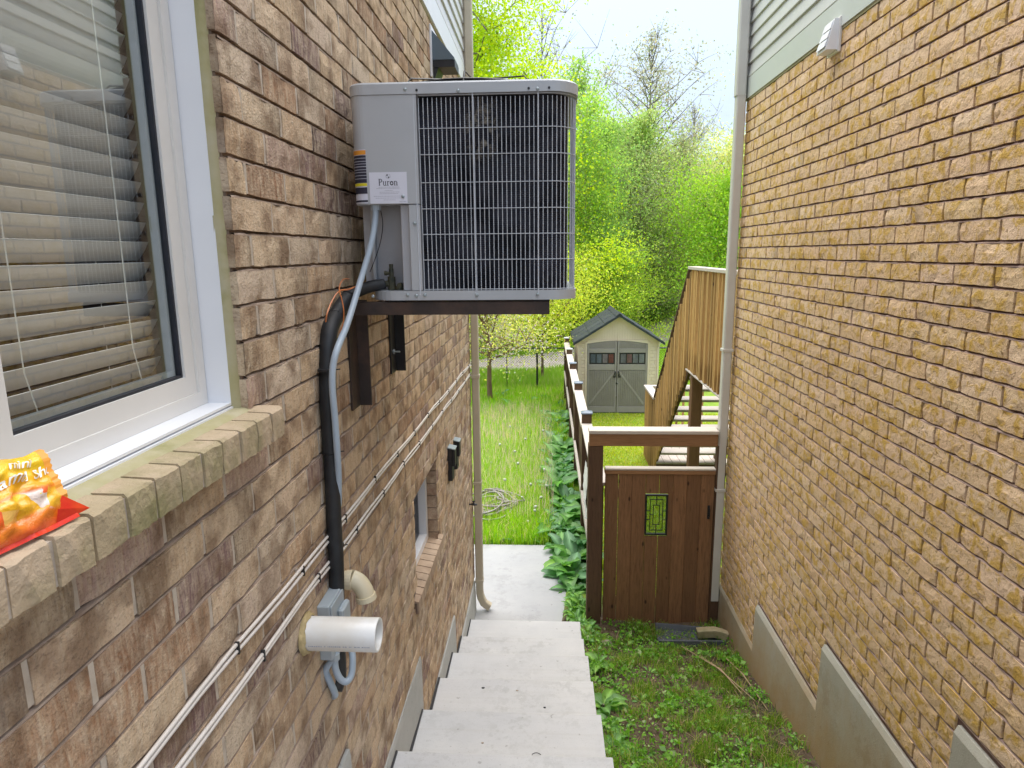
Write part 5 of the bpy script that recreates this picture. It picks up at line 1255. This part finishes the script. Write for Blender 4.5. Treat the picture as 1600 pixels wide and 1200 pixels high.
tr_('maple_tree', 'tall bright lime green tree behind the air conditioner at the upper left of the sky', -3.2, 26, 17, 3.4, .32, 85000, .12, (.48, .68, .03), 3, limbs=34, tr=.2, dens=.62, twigs=5)
tr_('bare_tree', 'slim tree with bare branches rising above the air conditioner', -.3, 44, 18.5, 2.6, .4, 500, .14, GG, 5, limbs=34, tr=.13, twigs=9)
tr_('poplar_tree', 'airy light green tree just right of the air conditioner top', 1.3, 33, 12.4, 2.1, .12, 17000, .14, (.34, .56, .10), 8, limbs=38, tr=.12, dens=.6, twigs=5)
tr_('poplar_tree', 'tall thin open crowned tree standing highest against the middle of the sky', 5.3, 37, 14.7, 2.1, .45, 5200, .13, (.42, .48, .20), 11, limbs=44, tr=.11, dens=.34, twigs=8, lean=(.005, 0))
tr_('leaning_tree', 'tree with a dark leaning trunk below the tall open crowned one', 3.0, 35, 10.2, 2.2, .40, 9000, .13, (.44, .62, .14), 13, limbs=26, tr=.16, lean=(.17, 0), dens=.5, twigs=7)
tr_('bare_tree', 'small leafless twiggy tree top between the tall tree and the willow', 8.7, 42, 12.3, 2.0, .4, 900, .13, GG, 17, limbs=34, tr=.09, twigs=11)
tr_('willow_tree', 'soft yellow green rounded tree next to the right downspout', 10.4, 38, 9.3, 2.3, .10, 46000, .11, (.58, .70, .16), 19, limbs=54, tr=.14, dens=.75, twigs=6)
tr_('bushy_tree', 'bright green bushy tree low beside the right downspout above the deck', 8.3, 31, 7.0, 1.9, .08, 34000, .11, (.34, .58, .05), 23, limbs=38, tr=.09, dens=.7, twigs=5)
tr_('bushy_shrub', 'bright yellow green bush directly behind the shed roof', 3.2, 29.5, 3.7, 1.2, .05, 17000, .09, (.44, .64, .06), 29, 'shrub', limbs=28, tr=.05, dens=.6, twigs=5)
tr_('pale_trunked_tree', 'pale trunked thin tree close to the right side of the air conditioner', 1.5, 29.5, 10.2, 1.4, .10, 15000, .11, (.38, .62, .08), 31, limbs=36, bark='barkl', tr=.07, dens=.6, lean=(.015, 0), twigs=5)
tr_('pale_trunked_tree', 'second pale trunked thin tree left of the shed roof', 2.2, 31.5, 9.4, 1.5, .12, 11000, .11, (.34, .56, .10), 37, limbs=30, bark='barkl', tr=.06, lean=(.05, 0), twigs=6)
tr_('grey_tree', 'thin grey trunked tree with sparse leaves above the wooden deck rail', 7.0, 36, 9.4, 1.5, .25, 6500, .12, (.48, .60, .18), 41, limbs=34, bark='barkl', tr=.08, dens=.45, twigs=9)
tr_('dark_thicket', 'dark green thicket between the shed roof and the deck', 5.9, 38, 5.6, 2.0, .05, 15000, .12, DG, 43, 'shrub', limbs=30, tr=.06, dens=.6, twigs=8, col2=(.26, .42, .08))
tr_('grey_tree', 'twiggy grey green tree in the middle behind the shed', 4.6, 34, 8.3, 2.0, .1, 9500, .11, (.44, .58, .16), 47, limbs=38, tr=.065, dens=.5, twigs=11, bark='barkl')
tr_('leafy_tree', 'green tree behind the thicket seen through the thin trunks', 7.4, 44, 9.5, 2.6, .1, 20000, .16, (.40, .58, .10), 53, limbs=36, tr=.12, dens=.65, twigs=6)
tr_('leafy_tree', 'leafy green tree filling the gap under the tall open crowned one', 3.9, 41, 10.4, 2.6, .08, 20000, .16, (.36, .58, .09), 59, limbs=40, tr=.12, dens=.65, twigs=6)
tr_('bushy_shrub', 'yellow green shrubs low under the air conditioner bracket', -.2, 29, 6.0, 2.0, .05, 24000, .11, (.50, .68, .04), 61, 'shrub', limbs=36, tr=.08, dens=.65, twigs=5)
tr_('bushy_shrub', 'green shrub at the far left edge below the air conditioner', -3.2, 28, 5.6, 1.9, .05, 20000, .11, (.42, .62, .05), 67, 'shrub', limbs=32, tr=.08, dens=.65, twigs=5)
tree('apple_tree', 'small garden tree with brown trunk and pale yellow green leaves by the chain link fence', 'tree', -1.50, 17.3, 3.2, 1.15, .38, 15000, .06, (.62, .72, .12), seed=73, limbs=20, tr=.075, dens=.62, twigs=6, lean=(-.03, 0), col2=(.72, .70, .46), bark='barkb')
tree('apple_tree', 'spreading yellow green branches hanging beside the shed roof corner', 'tree', -.15, 20.6, 3.4, 1.15, .3, 15000, .065, (.54, .68, .06), seed=79, limbs=26, tr=.045, dens=.62, twigs=6, bark='barkb')
# trees on both sides, seen only in part
rt = random.Random(99)
side = [(-7, 30, 14), (-11, 33, 16), (-5, 38, 15), (-16, 31, 13), (-9, 45, 16), (-3, 50, 12), (13.5, 34, 9), (15, 43, 10), (19, 38, 11), (11.5, 50, 9.5), (23, 45, 12), (1.5, 52, 10.5), (6, 55, 10), (-22, 38, 15)]
for i, (x, y, h) in enumerate(side):
    tree('far_tree', 'leafy green tree in the wood behind the trail', 'tree', x, y, h, h*.16, .08, 12000, .22, (.34*rt.uniform(.8, 1.4), .56*rt.uniform(.9, 1.1), .07), seed=200+i, limbs=26, tr=.15, dens=.65, twigs=4, group='trees deeper in the wood')
# undergrowth mass along the far side of the trail
rs = np.random.RandomState(5); N = 60000
X = rs.uniform(-26, 26, N); base = np.interp(X, [-26, -6, 0, 4, 7, 9, 12, 26], [27, 27.5, 28.5, 33, 38, 42, 48, 60]); Yv = base+np.abs(rs.normal(0, 4.5, N))+.3
hh = 1.3+1.2*np.array([noise.noise(Vector((a*.5, b*.4, 3))) for a, b in zip(X, Yv)])+(Yv-base)*.22
Zz = np.array([gz(a, b) for a, b in zip(X, Yv)])+rs.rand(N)**.7*np.clip(hh, .15, 6)
tn = np.array([noise.noise(Vector((a*.9, b*.6, c*.9))) for a, b, c in zip(X, Yv, Zz)])
C = np.where((tn > -.02)[:, None], np.array((.38, .64, .06))[None], np.array((.16, .30, .05))[None])*rs.uniform(.7, 1.3, N)[:, None]; mk = tn > .22; C[mk] = np.array((.52, .66, .12))*rs.uniform(.8, 1.2, mk.sum())[:, None]
V_, F_, C_ = leaves_np(rs, np.stack([X, Yv, Zz], 1), rs.uniform(.10, .24, N), C, up=.1)
o = bpy.data.objects.new('undergrowth', npmesh('undergrowth', V_, F_, 'leaf', C_, 4)); COL.objects.link(o); tag(o, 'low green undergrowth along the far edge of the trail', 'undergrowth'); o['kind'] = 'stuff'
N = 46000; X = rs.uniform(-60, 60, N); Yv = 60+rs.rand(N)*10; Zz = -3.5+rs.rand(N)**.9*(8+2*np.sin(X*.35)+1.2*np.sin(X*.9+1))
C = np.array((.32, .52, .10))[None]*rs.uniform(.55, 1.35, N)[:, None]; V_, F_, C_ = leaves_np(rs, np.stack([X, Yv, Zz], 1), rs.uniform(.35, .8, N), C, up=.1)
o = bpy.data.objects.new('distant_wood', npmesh('distant_wood', V_, F_, 'leaf', C_, 4)); COL.objects.link(o); tag(o, 'distant green wood behind the nearer trees', 'wood'); o['kind'] = 'stuff'

# ------------------------------------------------------------------ grass
def blades(name, label, N, xr, yr, hfun, w, cfun, zf=None, seed=1, lean=.35, clump=None, keep=None, kind='stuff'):
    rs = np.random.RandomState(seed); X = rs.uniform(*xr, N); Y = rs.uniform(*yr, N)
    if clump:
        c = np.stack([rs.uniform(*xr, clump[0]), rs.uniform(*yr, clump[0])], 1); i = rs.randint(0, clump[0], N); k = rs.rand(N) < clump[2]
        X = np.where(k, c[i, 0]+rs.normal(0, clump[1], N), X); Y = np.where(k, c[i, 1]+rs.normal(0, clump[1], N), Y)
        ok = (X > xr[0]) & (X < xr[1]) & (Y > yr[0]) & (Y < yr[1]); X, Y = X[ok], Y[ok]
    if keep is not None: ok = keep(X, Y); X, Y = X[ok], Y[ok]
    N = len(X); Z = np.array([gzn(a, b) for a, b in zip(X, Y)])-.005
    h = hfun(rs, X, Y); a = rs.uniform(0, 2*pi, N); b = rs.uniform(0, 2*pi, N); ln = np.abs(rs.normal(0, lean, N))*h
    wx, wy = np.cos(a)*w, np.sin(a)*w; dx, dy = np.cos(b)*ln, np.sin(b)*ln
    V = np.empty((N, 5, 3)); P = np.stack([X, Y, Z], 1); Wv = np.stack([wx, wy, 0*wx], 1); D = np.stack([dx, dy, 0*dx], 1); U = np.stack([0*h, 0*h, h], 1)
    V[:, 0] = P-Wv*.5; V[:, 1] = P+Wv*.5; V[:, 2] = P+Wv*.42+D*.3+U*.58; V[:, 3] = P-Wv*.42+D*.3+U*.58; V[:, 4] = P+D+U*(1-.25*np.minimum(ln/h, 1))[:, None]
    i = np.arange(N)[:, None]*5; F_ = np.concatenate([i+np.array([0, 1, 2]), i+np.array([0, 2, 3]), i+np.array([3, 2, 4])])
    C = np.repeat(cfun(rs, X, Y), 5, axis=0)
    o = bpy.data.objects.new(name, npmesh(name, V.reshape(-1, 3), F_, 'leaf', C)); COL.objects.link(o); tag(o, label, 'grass'); o['kind'] = kind; return o
def pal(cols, ws):
    cols = np.array(cols); ws = np.array(ws)/sum(ws)
    def f(rs, X, Y): i = rs.choice(len(cols), len(X), p=ws); return cols[i]*rs.uniform(.75, 1.3, len(X))[:, None]
    return f
gl_cols = pal([(.29, .58, .03), (.38, .64, .035), (.20, .44, .03), (.68, .68, .20)], [4, 4, 2, 1.8])
notslab = lambda X, Y: ~((X < .25) & (Y < 8.14)) & ~((X > .44) & (X < .62))
blades('long_grass', 'long unmown bright green grass between the landing and the chain link fence', 90000, (-2.6, .46), (8.0, 13), lambda r, X, Y: r.uniform(.10, .30, len(X))*(1-.55*(X > .02)), .009, gl_cols, seed=2, clump=(500, .07, .5), keep=notslab)
blades('long_grass', 'long bright green grass farther back by the chain link fence', 60000, (-4.2, .46), (13, 22.0), lambda r, X, Y: r.uniform(.10, .30, len(X)), .013, gl_cols, seed=3, clump=(600, .12, .5), keep=notslab)
blades('seed_stems', 'thin pale seed stems standing in the long grass', 4200, (-2.2, .1), (8.8, 16), lambda r, X, Y: r.uniform(.25, .48, len(X)), .006, pal([(.72, .68, .32), (.62, .5, .3)], [1, 1]), seed=4, lean=.2)
blades('lawn', 'short yellow green lawn around the shed and the deck', 90000, (.62, 4.5), (6.6, 16.0), lambda r, X, Y: r.uniform(.02, .06, len(X)), .011, pal([(.52, .62, .04), (.44, .60, .05), (.60, .58, .16), (.30, .46, .03)], [4, 3, 2, 2]), seed=6, keep=notslab)
blades('lawn', 'rough green grass strip between the chain link fence and the trail', 30000, (-8, 9), (19.5, 32), lambda r, X, Y: r.uniform(.08, .25, len(X)), .03, pal([(.30, .56, .03), (.38, .60, .04)], [1, 1]), seed=7, keep=lambda X, Y: np.abs(Y-np.interp(X, [-30, -10, -2.3, .4, 2.6, 4.9, 6.8, 9.5], [20.5, 21.8, 23, 24.6, 26.8, 30.2, 34.6, 41])) > 1.7)
def wh(r, X, Y): return r.uniform(.03, .11, len(X))
weedk = lambda X, Y: (X > .335+0*Y) & (X < 1.73-.03)
blades('weedy_grass', 'patchy weeds and tufts of grass on the soil between the stairs and the buff wall', 21000, (.335, 1.72), (1.8, 6.15), wh, .0042, pal([(.17, .35, .03), (.24, .45, .035), (.34, .50, .045), (.09, .19, .02), (.58, .48, .18)], [4, 4, 2.5, 2, 2]), seed=8, lean=.8, clump=(120, .05, .95), keep=weedk)
# small round weed leaves
rs = np.random.RandomState(12); N = 9000; c = np.stack([rs.uniform(.36, 1.70, 260), rs.uniform(2.0, 6.1, 260)], 1); i = rs.randint(0, 260, N)
X = c[i, 0]+rs.normal(0, .045, N); Y = c[i, 1]+rs.normal(0, .05, N); ok = (X > .34) & (X < 1.71) & (Y < 6.15); X, Y = X[ok], Y[ok]; N = len(X)
Z = np.array([gzn(a, b) for a, b in zip(X, Y)])+rs.uniform(.008, .06, N); C = np.array([(.16, .38, .035), (.24, .48, .06), (.10, .25, .03), (.40, .50, .24)])[rs.choice(4, N, p=[.4, .3, .22, .08])]*rs.uniform(.8, 1.2, N)[:, None]
V_, F_, C_ = leaves_np(rs, np.stack([X, Y, Z], 1), rs.uniform(.012, .03, N)*(1+.9*(rs.rand(N) < .18)), C, up=.9, aspect=.75)
o = bpy.data.objects.new('weed_leaves', npmesh('weed_leaves', V_, F_, 'broad', C_, 4)); COL.objects.link(o); tag(o, 'small rounded weed leaves scattered over the soil', 'weeds'); o['kind'] = 'stuff'
N = 6500; X = rs.uniform(.36, 1.7, N); Y = rs.uniform(2, 6.1, N); Z = np.array([gzn(a, b) for a, b in zip(X, Y)])+.004
C = np.array([(.22, .15, .09), (.10, .06, .04), (.36, .28, .18), (.06, .04, .03)])[rs.randint(0, 4, N)]; V_, F_, C_ = leaves_np(rs, np.stack([X, Y, Z], 1), rs.uniform(.008, .03, N), C, up=1.5, aspect=.4)
o = bpy.data.objects.new('leaf_litter', npmesh('leaf_litter', V_, F_, 'broad', C_, 4)); COL.objects.link(o); tag(o, 'dry brown leaf litter and crumbs on the soil', 'litter'); o['kind'] = 'stuff'

# ------------------------------------------------------------------ broad leaved plants
def leaf_shape(L_, W_, bend, wav, seed, fold=.18):
    n = 6; vs = []; rr = random.Random(seed)
    for i in range(n+1):
        t = i/n; w = W_*(sin(pi*min(1, t*.92+.06))**.75)*(1 if t < .98 else .15)
        ang = bend*t; x = L_*(sin(ang)/bend if bend > .05 else t); z = L_*((cos(ang)-1)/bend if bend > .05 else 0)
        for s in (-1, -.5, 0, .5, 1):
            e = wav*W_*sin(i*2.1+s*2+seed)*abs(s); vs.append((x, s*w/2+(0), z+abs(s)*w*fold+e))
    fs = [(i*5+k, i*5+5+k, i*5+6+k, i*5+1+k) for i in range(n) for k in range(4)]
    return vs, fs
LEAFM = []
for q, (cA_, cB_) in enumerate([((.075, .20, .05), (.12, .27, .09)), ((.10, .25, .05), (.16, .33, .09)), ((.13, .30, .04), (.20, .38, .07)), ((.085, .21, .09), (.15, .29, .15))]):
    for v in range(3):
        m = MB(); vs, fs = leaf_shape(1, .48, .7+.35*v, .10, q*3+v); m.add(vs, fs, [(cB_ if i % 5 in (1, 3) else (cA_ if i % 5 != 2 else tuple(min(1, a*1.7) for a in cB_))) for i in range(len(vs))]); LEAFM.append(m.mesh('leaf', 'broad', True))
def plant(x, y, n, L_, label, seed, el=(.25, 1.1), pal_=(0, 1, 3), stuff=False, z=None, name='dock_plant', group='broad leaved plants along the fence'):
    rr = random.Random(seed); z = gzn(x, y) if z is None else z
    t = thing(name, label, 'plant', (x, y, z), group)
    m = MB(); m.tube([(x, y, z-.03), (x, y, z+L_*.12)], [.012, .008], 5); m.build('stem', 'bark', t)
    for k in range(n):
        a = k*2.4+rr.uniform(-.4, .4); e = rr.uniform(*el); l = L_*rr.uniform(.6, 1.15); me = LEAFM[rr.choice(pal_)*3+rr.randrange(3)]
        o = bpy.data.objects.new('leaf', me); COL.objects.link(o); o.parent = t; o.location = (cos(a)*.02, sin(a)*.02, L_*.05)
        o.rotation_euler = (rr.uniform(-.35, .35), -e, a); o.scale = (l, l*rr.uniform(.75, 1.1), l)
    return t
rp = random.Random(31)
spots = [(.31, 7.30, 18, .42), (.28, 6.95, 12, .26), (.34, 7.75, 18, .46), (.22, 7.55, 14, .36), (.40, 7.1, 12, .34), (.20, 8.05, 14, .34), (.40, 8.1, 14, .40), (.28, 8.75, 13, .38), (.10, 8.9, 10, .28), (.34, 9.0, 12, .36), (.22, 8.35, 11, .30), (.36, 8.55, 12, .36), (.05, 8.36, 9, .22), (-.28, 8.32, 9, .24), (.38, 9.2, 11, .36), (.12, 9.5, 9, .28), (.36, 9.9, 11, .34), (.18, 10.5, 10, .30), (.38, 10.9, 10, .34), (.30, 11.8, 10, .34), (.05, 12.2, 9, .3), (.38, 12.8, 10, .34), (.25, 13.8, 9, .34), (.36, 14.8, 9, .34), (.1, 15.5, 8, .34), (.34, 16.4, 8, .36), (-.9, 16.6, 9, .36), (-.55, 17.2, 9, .34), (-1.3, 17.9, 8, .34), (.1, 17.6, 8, .34), (-.62, 8.3, 8, .20), (-.9, 8.28, 7, .2)]
ORD = ['', 'first', 'second', 'third', 'fourth', 'fifth', 'sixth', 'seventh', 'eighth', 'ninth', 'tenth', 'eleventh', 'twelfth', 'thirteenth', 'fourteenth', 'fifteenth']+['%dth' % k for k in range(16, 60)]; fc = ec = gc = hc_ = 0
names = ['largest broad leaved plant overhanging the right edge of the landing', 'broad leaved plant low at the near right corner of the landing']
for yy in np.arange(8.6, 15.5, .42): spots.append((.22+rp.uniform(-.1, .14), float(yy), 11, .44))
spots = [(x, y, n, l*1.02 if y > 8.5 else l) for x, y, n, l in spots]
for i, (x, y, n, l) in enumerate(spots):
    if i < 2: lb = names[i]
    elif y < 8.2: fc += 1; lb = ('tall', 'spreading', 'thick', 'drooping', 'upright', 'bushy')[fc % 6] + ' broad leaved plant beside the landing edge, ' + ORD[fc] + ' one back from the dark gate post'
    elif y < 9 and x < .2: ec += 1; lb = 'low broad leaved plant at the far edge of the landing, ' + ORD[ec] + ' from the fence'
    elif x > .2: gc += 1; lb = 'broad leaved plant against the dark fence beyond the landing, ' + ORD[gc] + ' going away'
    else: hc_ += 1; lb = 'bluish broad leaved plant out in the long grass, ' + ORD[hc_] + ' going away'
    plant(x, y, n, l, lb, 40+i, z=None if y > 8.15 else -3.80, pal_=(0, 1, 3) if i != 3 else (2, 1))
for i, (px, py, n, l, lb) in enumerate(((935, 1035, 8, .20, 'broad leaved weed beside the fourth step edge'), (943, 1100, 9, .24, 'larger broad leaved weed hugging the stair edge at the lower right'), (960, 1165, 8, .20, 'broad leaved weed at the bottom of the picture beside the stairs'), (950, 1130, 7, .16, 'small broad leaved weed between two larger ones by the stairs'), (1063, 1056, 4, .08, 'single bright leaved weed in the middle of the soil patch'), (930, 1062, 4, .1, 'pale leaved weed next to the middle step'))):
    g_ = -3.3; p = onZ(px, py, g_)
    for _ in range(4): p = onZ(px, py, gzn(p.x, p.y)+.03)
    plant(max(p.x, .37), p.y, n, l, lb, 90+i, el=(.1, .8), pal_=(1, 2), name='weed_plant', group='weeds beside the stairs')
rw = random.Random(55); tl = {}
def tiny_label(x, y):
    b = ('hugging the stair side' if x < .75 else 'in the middle of the soil' if x < 1.2 else 'close to the buff wall')+(' near the gate' if y > 5 else ' halfway along' if y > 4 else ' toward the bottom of the picture')
    tl[b] = tl.get(b, 0)+1
    return ('lone', 'paler', 'lower', 'smallest', 'outermost', 'last')[min(tl[b]-1, 5)]+' tiny weed '+b
for i in range(22):
    x, y = rw.uniform(.45, 1.62), rw.uniform(2.7, 6.0)
    plant(x, y, rw.choice((4, 5, 6)), rw.uniform(.055, .10), tiny_label(x, y), 300+i, el=(.1, .9), pal_=(1, 2), name='weed_plant', group='tiny weeds on the soil')
for i, (x, y) in enumerate([(.33, 6.05), (.29, 6.32), (.37, 6.5), (.30, 6.62), (.40, 5.92), (.36, 5.72), (.36, 6.6), (.40, 6.35), (.31, 6.2), (.30, 6.75), (.42, 6.0), (.385, 5.85), (.27, 6.45), (.36, 6.12)]):
    plant(x, y, 13, .125, 'small round leaved weed at the foot of the dark gate post', 120+i, el=(.2, 1.2), pal_=(2, 1), z=gz(x, y)+.01, name='weed_plant', group='small weeds by the gate post')
# dandelion clocks
m = MB(); ico = []
sm = MB(); sm.tube([(0, 0, 0), (.012, 0, .15), (.0, 0, .28)], .003, 4, True, (.2, .34, .06)); stem_me = sm.mesh('stem', 'leaf')
pf_ = rockmesh(.03, 5); pf_.v = [(v[0], v[1]*1.2, v[2]*1.7+.285) for v in pf_.v]; puff_me = pf_.mesh('seed_head', 'puff', True)
rd = random.Random(77)
for i, (px, py) in enumerate([(828, 753), (845, 772), (838, 790), (855, 758), (815, 770), (826, 806), (838, 793), (850, 730), (812, 720), (790, 748), (803, 700), (835, 700), (783, 690), (820, 680), (768, 712), (848, 668), (795, 660), (862, 700)]):
    p = onZ(px, py, gz(0, 10)+.28); z = gzn(p.x, p.y)
    t = thing('dandelion', 'white dandelion seed head in the long grass', 'dandelion', (p.x, p.y, z), 'dandelion clocks in the grass')
    for nm, me in (('stem', stem_me), ('seed_head', puff_me)): o = bpy.data.objects.new(nm, me); COL.objects.link(o); o.parent = t
    t.rotation_euler = (rd.uniform(-.1, .1), rd.uniform(-.1, .1), rd.uniform(0, 6)); s_ = rd.uniform(.6, .95); t.scale = (s_, s_, s_)

# ------------------------------------------------------------------ snack bag on the sill
def bagmat():
    g = G('printed candy bag'); uv = g.attr('tone'); sx = g.n('SeparateColor'); g.l(uv, sx.inputs[0]); u, v = sx.outputs[0], sx.outputs[1]
    P_ = g.pos(); n1 = g.noise(P_, 16, 4, .6, .5)
    vv = g.math('ADD', v, g.math('MULTIPLY', g.math('SUBTRACT', n1, .5), .16))
    c = g.mix(g.ramp(vv, .50, .54), (.84, .22, .02), (.90, .42, .01))
    c = g.mix(g.ramp(vv, .60, .80), c, (.92, .58, .015))
    # clear window with sweets showing
    win_ = g.math('MULTIPLY', g.ramp(vv, .20, .26), g.ramp(vv, .46, .50, (1, 1, 1), (0, 0, 0)))
    sweets = g.n('TexVoronoi'); sweets.inputs['Scale'].default_value = 34; g.l(P_, sweets.inputs['Vector'])
    hs = g.n('SeparateColor'); g.l(sweets.outputs['Color'], hs.inputs[0])
    sc1 = g.mix(g.ramp(hs.outputs[0], .62, .67), (.86, .44, .02), (.74, .60, .52)); sc1 = g.mix(g.ramp(hs.outputs[1], .66, .7), sc1, (.85, .12, .02)); sc1 = g.mix(g.ramp(hs.outputs[2], .72, .76), sc1, (.80, .62, .03))
    c = g.mix(win_, c, sc1)
    c = g.mix(g.ramp(vv, .05, .12, (1, 1, 1), (0, 0, 0)), c, (.86, .13, .03))
    g.base(c); g.b.inputs['Roughness'].default_value = .22; g.b.inputs['Specular IOR Level'].default_value = .6; g.b.inputs['Coat Weight'].default_value = .4; g.b.inputs['Coat Roughness'].default_value = .1
    g.bump(g.noise(P_, 45, 5, .65, 1.2), .55, .006); return g.m
M['bag'] = bagmat(); M['bagred'] = pm('bag seam red', (.72, .035, .02), (.80, .08, .02), 20, .25, .3, 60)
M['letter'] = pm('bag lettering', (.85, .80, .70), (.85, .80, .70), 5, .4, 0)
# outer sheet: s along the sill (Y), v up the face ; bag leans back on the window sill
def bagpt(s, v, back=False):
    A0 = Vector((-.752, .60, -.383)); A1 = Vector((-.712, .890, -.383)); B0 = Vector((-.80, .60, -.262)); B1 = Vector((-.775, .925, -.292))
    lo = A0.lerp(A1, s); hi = B0.lerp(B1, s); p = lo.lerp(hi, v)
    if s > .9: p.y += (.022 if v < .15 else 0)*(s-.9)*10
    hump = sin(pi*min(1, max(0, v)))**.6*sin(pi*min(1, .12+s*.86))**.45
    th = .030*hump
    nrm = Vector((.86, .0, .5))
    w = .014*noise.noise(Vector((s*7, v*4, 1)))+.010*noise.noise(Vector((s*17, v*11, 5)))-.006*abs(noise.noise(Vector((s*5+v*6, v*2, 8))))
    p = p+nrm*((-th*.35) if back else (th+w*(.3+hump)))
    p.z += .018*noise.noise(Vector((s*4.3, 3, 0)))*v
    return p
bgth = thing('snack_bag', 'crumpled orange and yellow plastic snack bag lying on the brick window sill', 'bag', (-.72, .8, -.38))
m = MB(); nu, nv = 46, 26; vs = []; tn = []
for back in (False, True):
    for j in range(nv+1):
        for i in range(nu+1): vs.append(bagpt(i/nu, j/nv, back)); tn.append((i/nu, j/nv, 0))
o2 = (nu+1)*(nv+1); fs = []
for j in range(nv):
    for i in range(nu): a = j*(nu+1)+i; q = (a, a+1, a+nu+2, a+nu+1); fs.append(q); fs.append(tuple(k+o2 for k in q[::-1]))
m.add(vs, fs, tn); m.build('wrapper', 'bag', bgth, smooth=True)
m = MB(); vs = []
for j in range(nv+1): p = bagpt(1, j/nv); q = p+Vector((0, .012+.003*(j % 2), 0)); vs += [p, q]
m.add(vs, [(2*j, 2*j+1, 2*j+3, 2*j+2) for j in range(nv)]); m.build('end_seal', 'orange', bgth)
m = MB(); vs = []
for i in range(nu+1): p = bagpt(i/nu, 0); vs += [p+Vector((.002, 0, .004)), p+Vector((.006, 0, -.0015))]
m.add(vs, [(2*j, 2*j+1, 2*j+3, 2*j+2) for j in range(nu)]); m.add([bagpt(.93, .0), bagpt(1.0, .32), bagpt(1, 0)+Vector((.005, .024, .002)), bagpt(.95, .16)+Vector((.004, 0, .004))], [(0, 2, 1), (0, 2, 3)])
m.build('bottom_seam', 'bagred', bgth)
def bagtext(txt, s0, v0, size, slope=.0):
    cu = bpy.data.curves.new('txt', 'FONT'); cu.body = txt; cu.size = 1; cu.shear = .3; cu.offset = .012
    to = bpy.data.objects.new('txt', cu); COL.objects.link(to); dg = bpy.context.evaluated_depsgraph_get(); me = bpy.data.meshes.new_from_object(to.evaluated_get(dg))
    bpy.data.objects.remove(to)
    w = WL['snack_bag']
    for v in me.vertices:
        x, y = v.co.x*size, v.co.y*size; p = bagpt(min(1.02, s0+x/.30), v0+y/.15+slope*x/.3)+Vector((.86, 0, .5))*.0022; v.co = (p.x-w[0], p.y-w[1], p.z-w[2])
    me.materials.clear(); me.materials.append(M['letter']); o = bpy.data.objects.new('lettering', me); COL.objects.link(o); o.parent = bgth
bagtext('mini', .78, .80, .024, .1); bagtext('Caramel Shor', .56, .60, .027, .12)

# crumbs and a bent twig on the steps
rq = random.Random(14)
for i, (px, py, r, zz_) in enumerate(((755, 1075, .012, -2.93), (808, 1079, .010, -2.93), (851, 1105, .008, -2.72), (754, 1161, .010, -2.72), (828, 1166, .006, -2.72))):
    p = onZ(px, py, zz_+.004); m = rockmesh(r, 30+i); m.v = [(v[0]+p.x, v[1]+p.y, v[2]+zz_+r*.3) for v in m.v]
    tag(m.build('crumb', 'stone' if i in (1, 3) else 'black'), ('small dark crumb on the third step up from the landing, nearer the wall', 'tan crumb in the middle of a step', 'tiny dark crumb near the right end of a step', 'tan crumb near the bottom left of the stairs', 'tiny dark speck beside the bent twig')[i], 'crumb', 'crumbs on the stairs')
p = onZ(838, 1180, -2.454); m = MB(); m.tube([(p.x-.022+.044*k/8, p.y+.012*sin(pi*k/8), -2.450) for k in range(9)], .0022, 5)
tag(m.build('bent_twig', 'black'), 'small dark curved twig lying on the lowest visible step edge', 'twig')
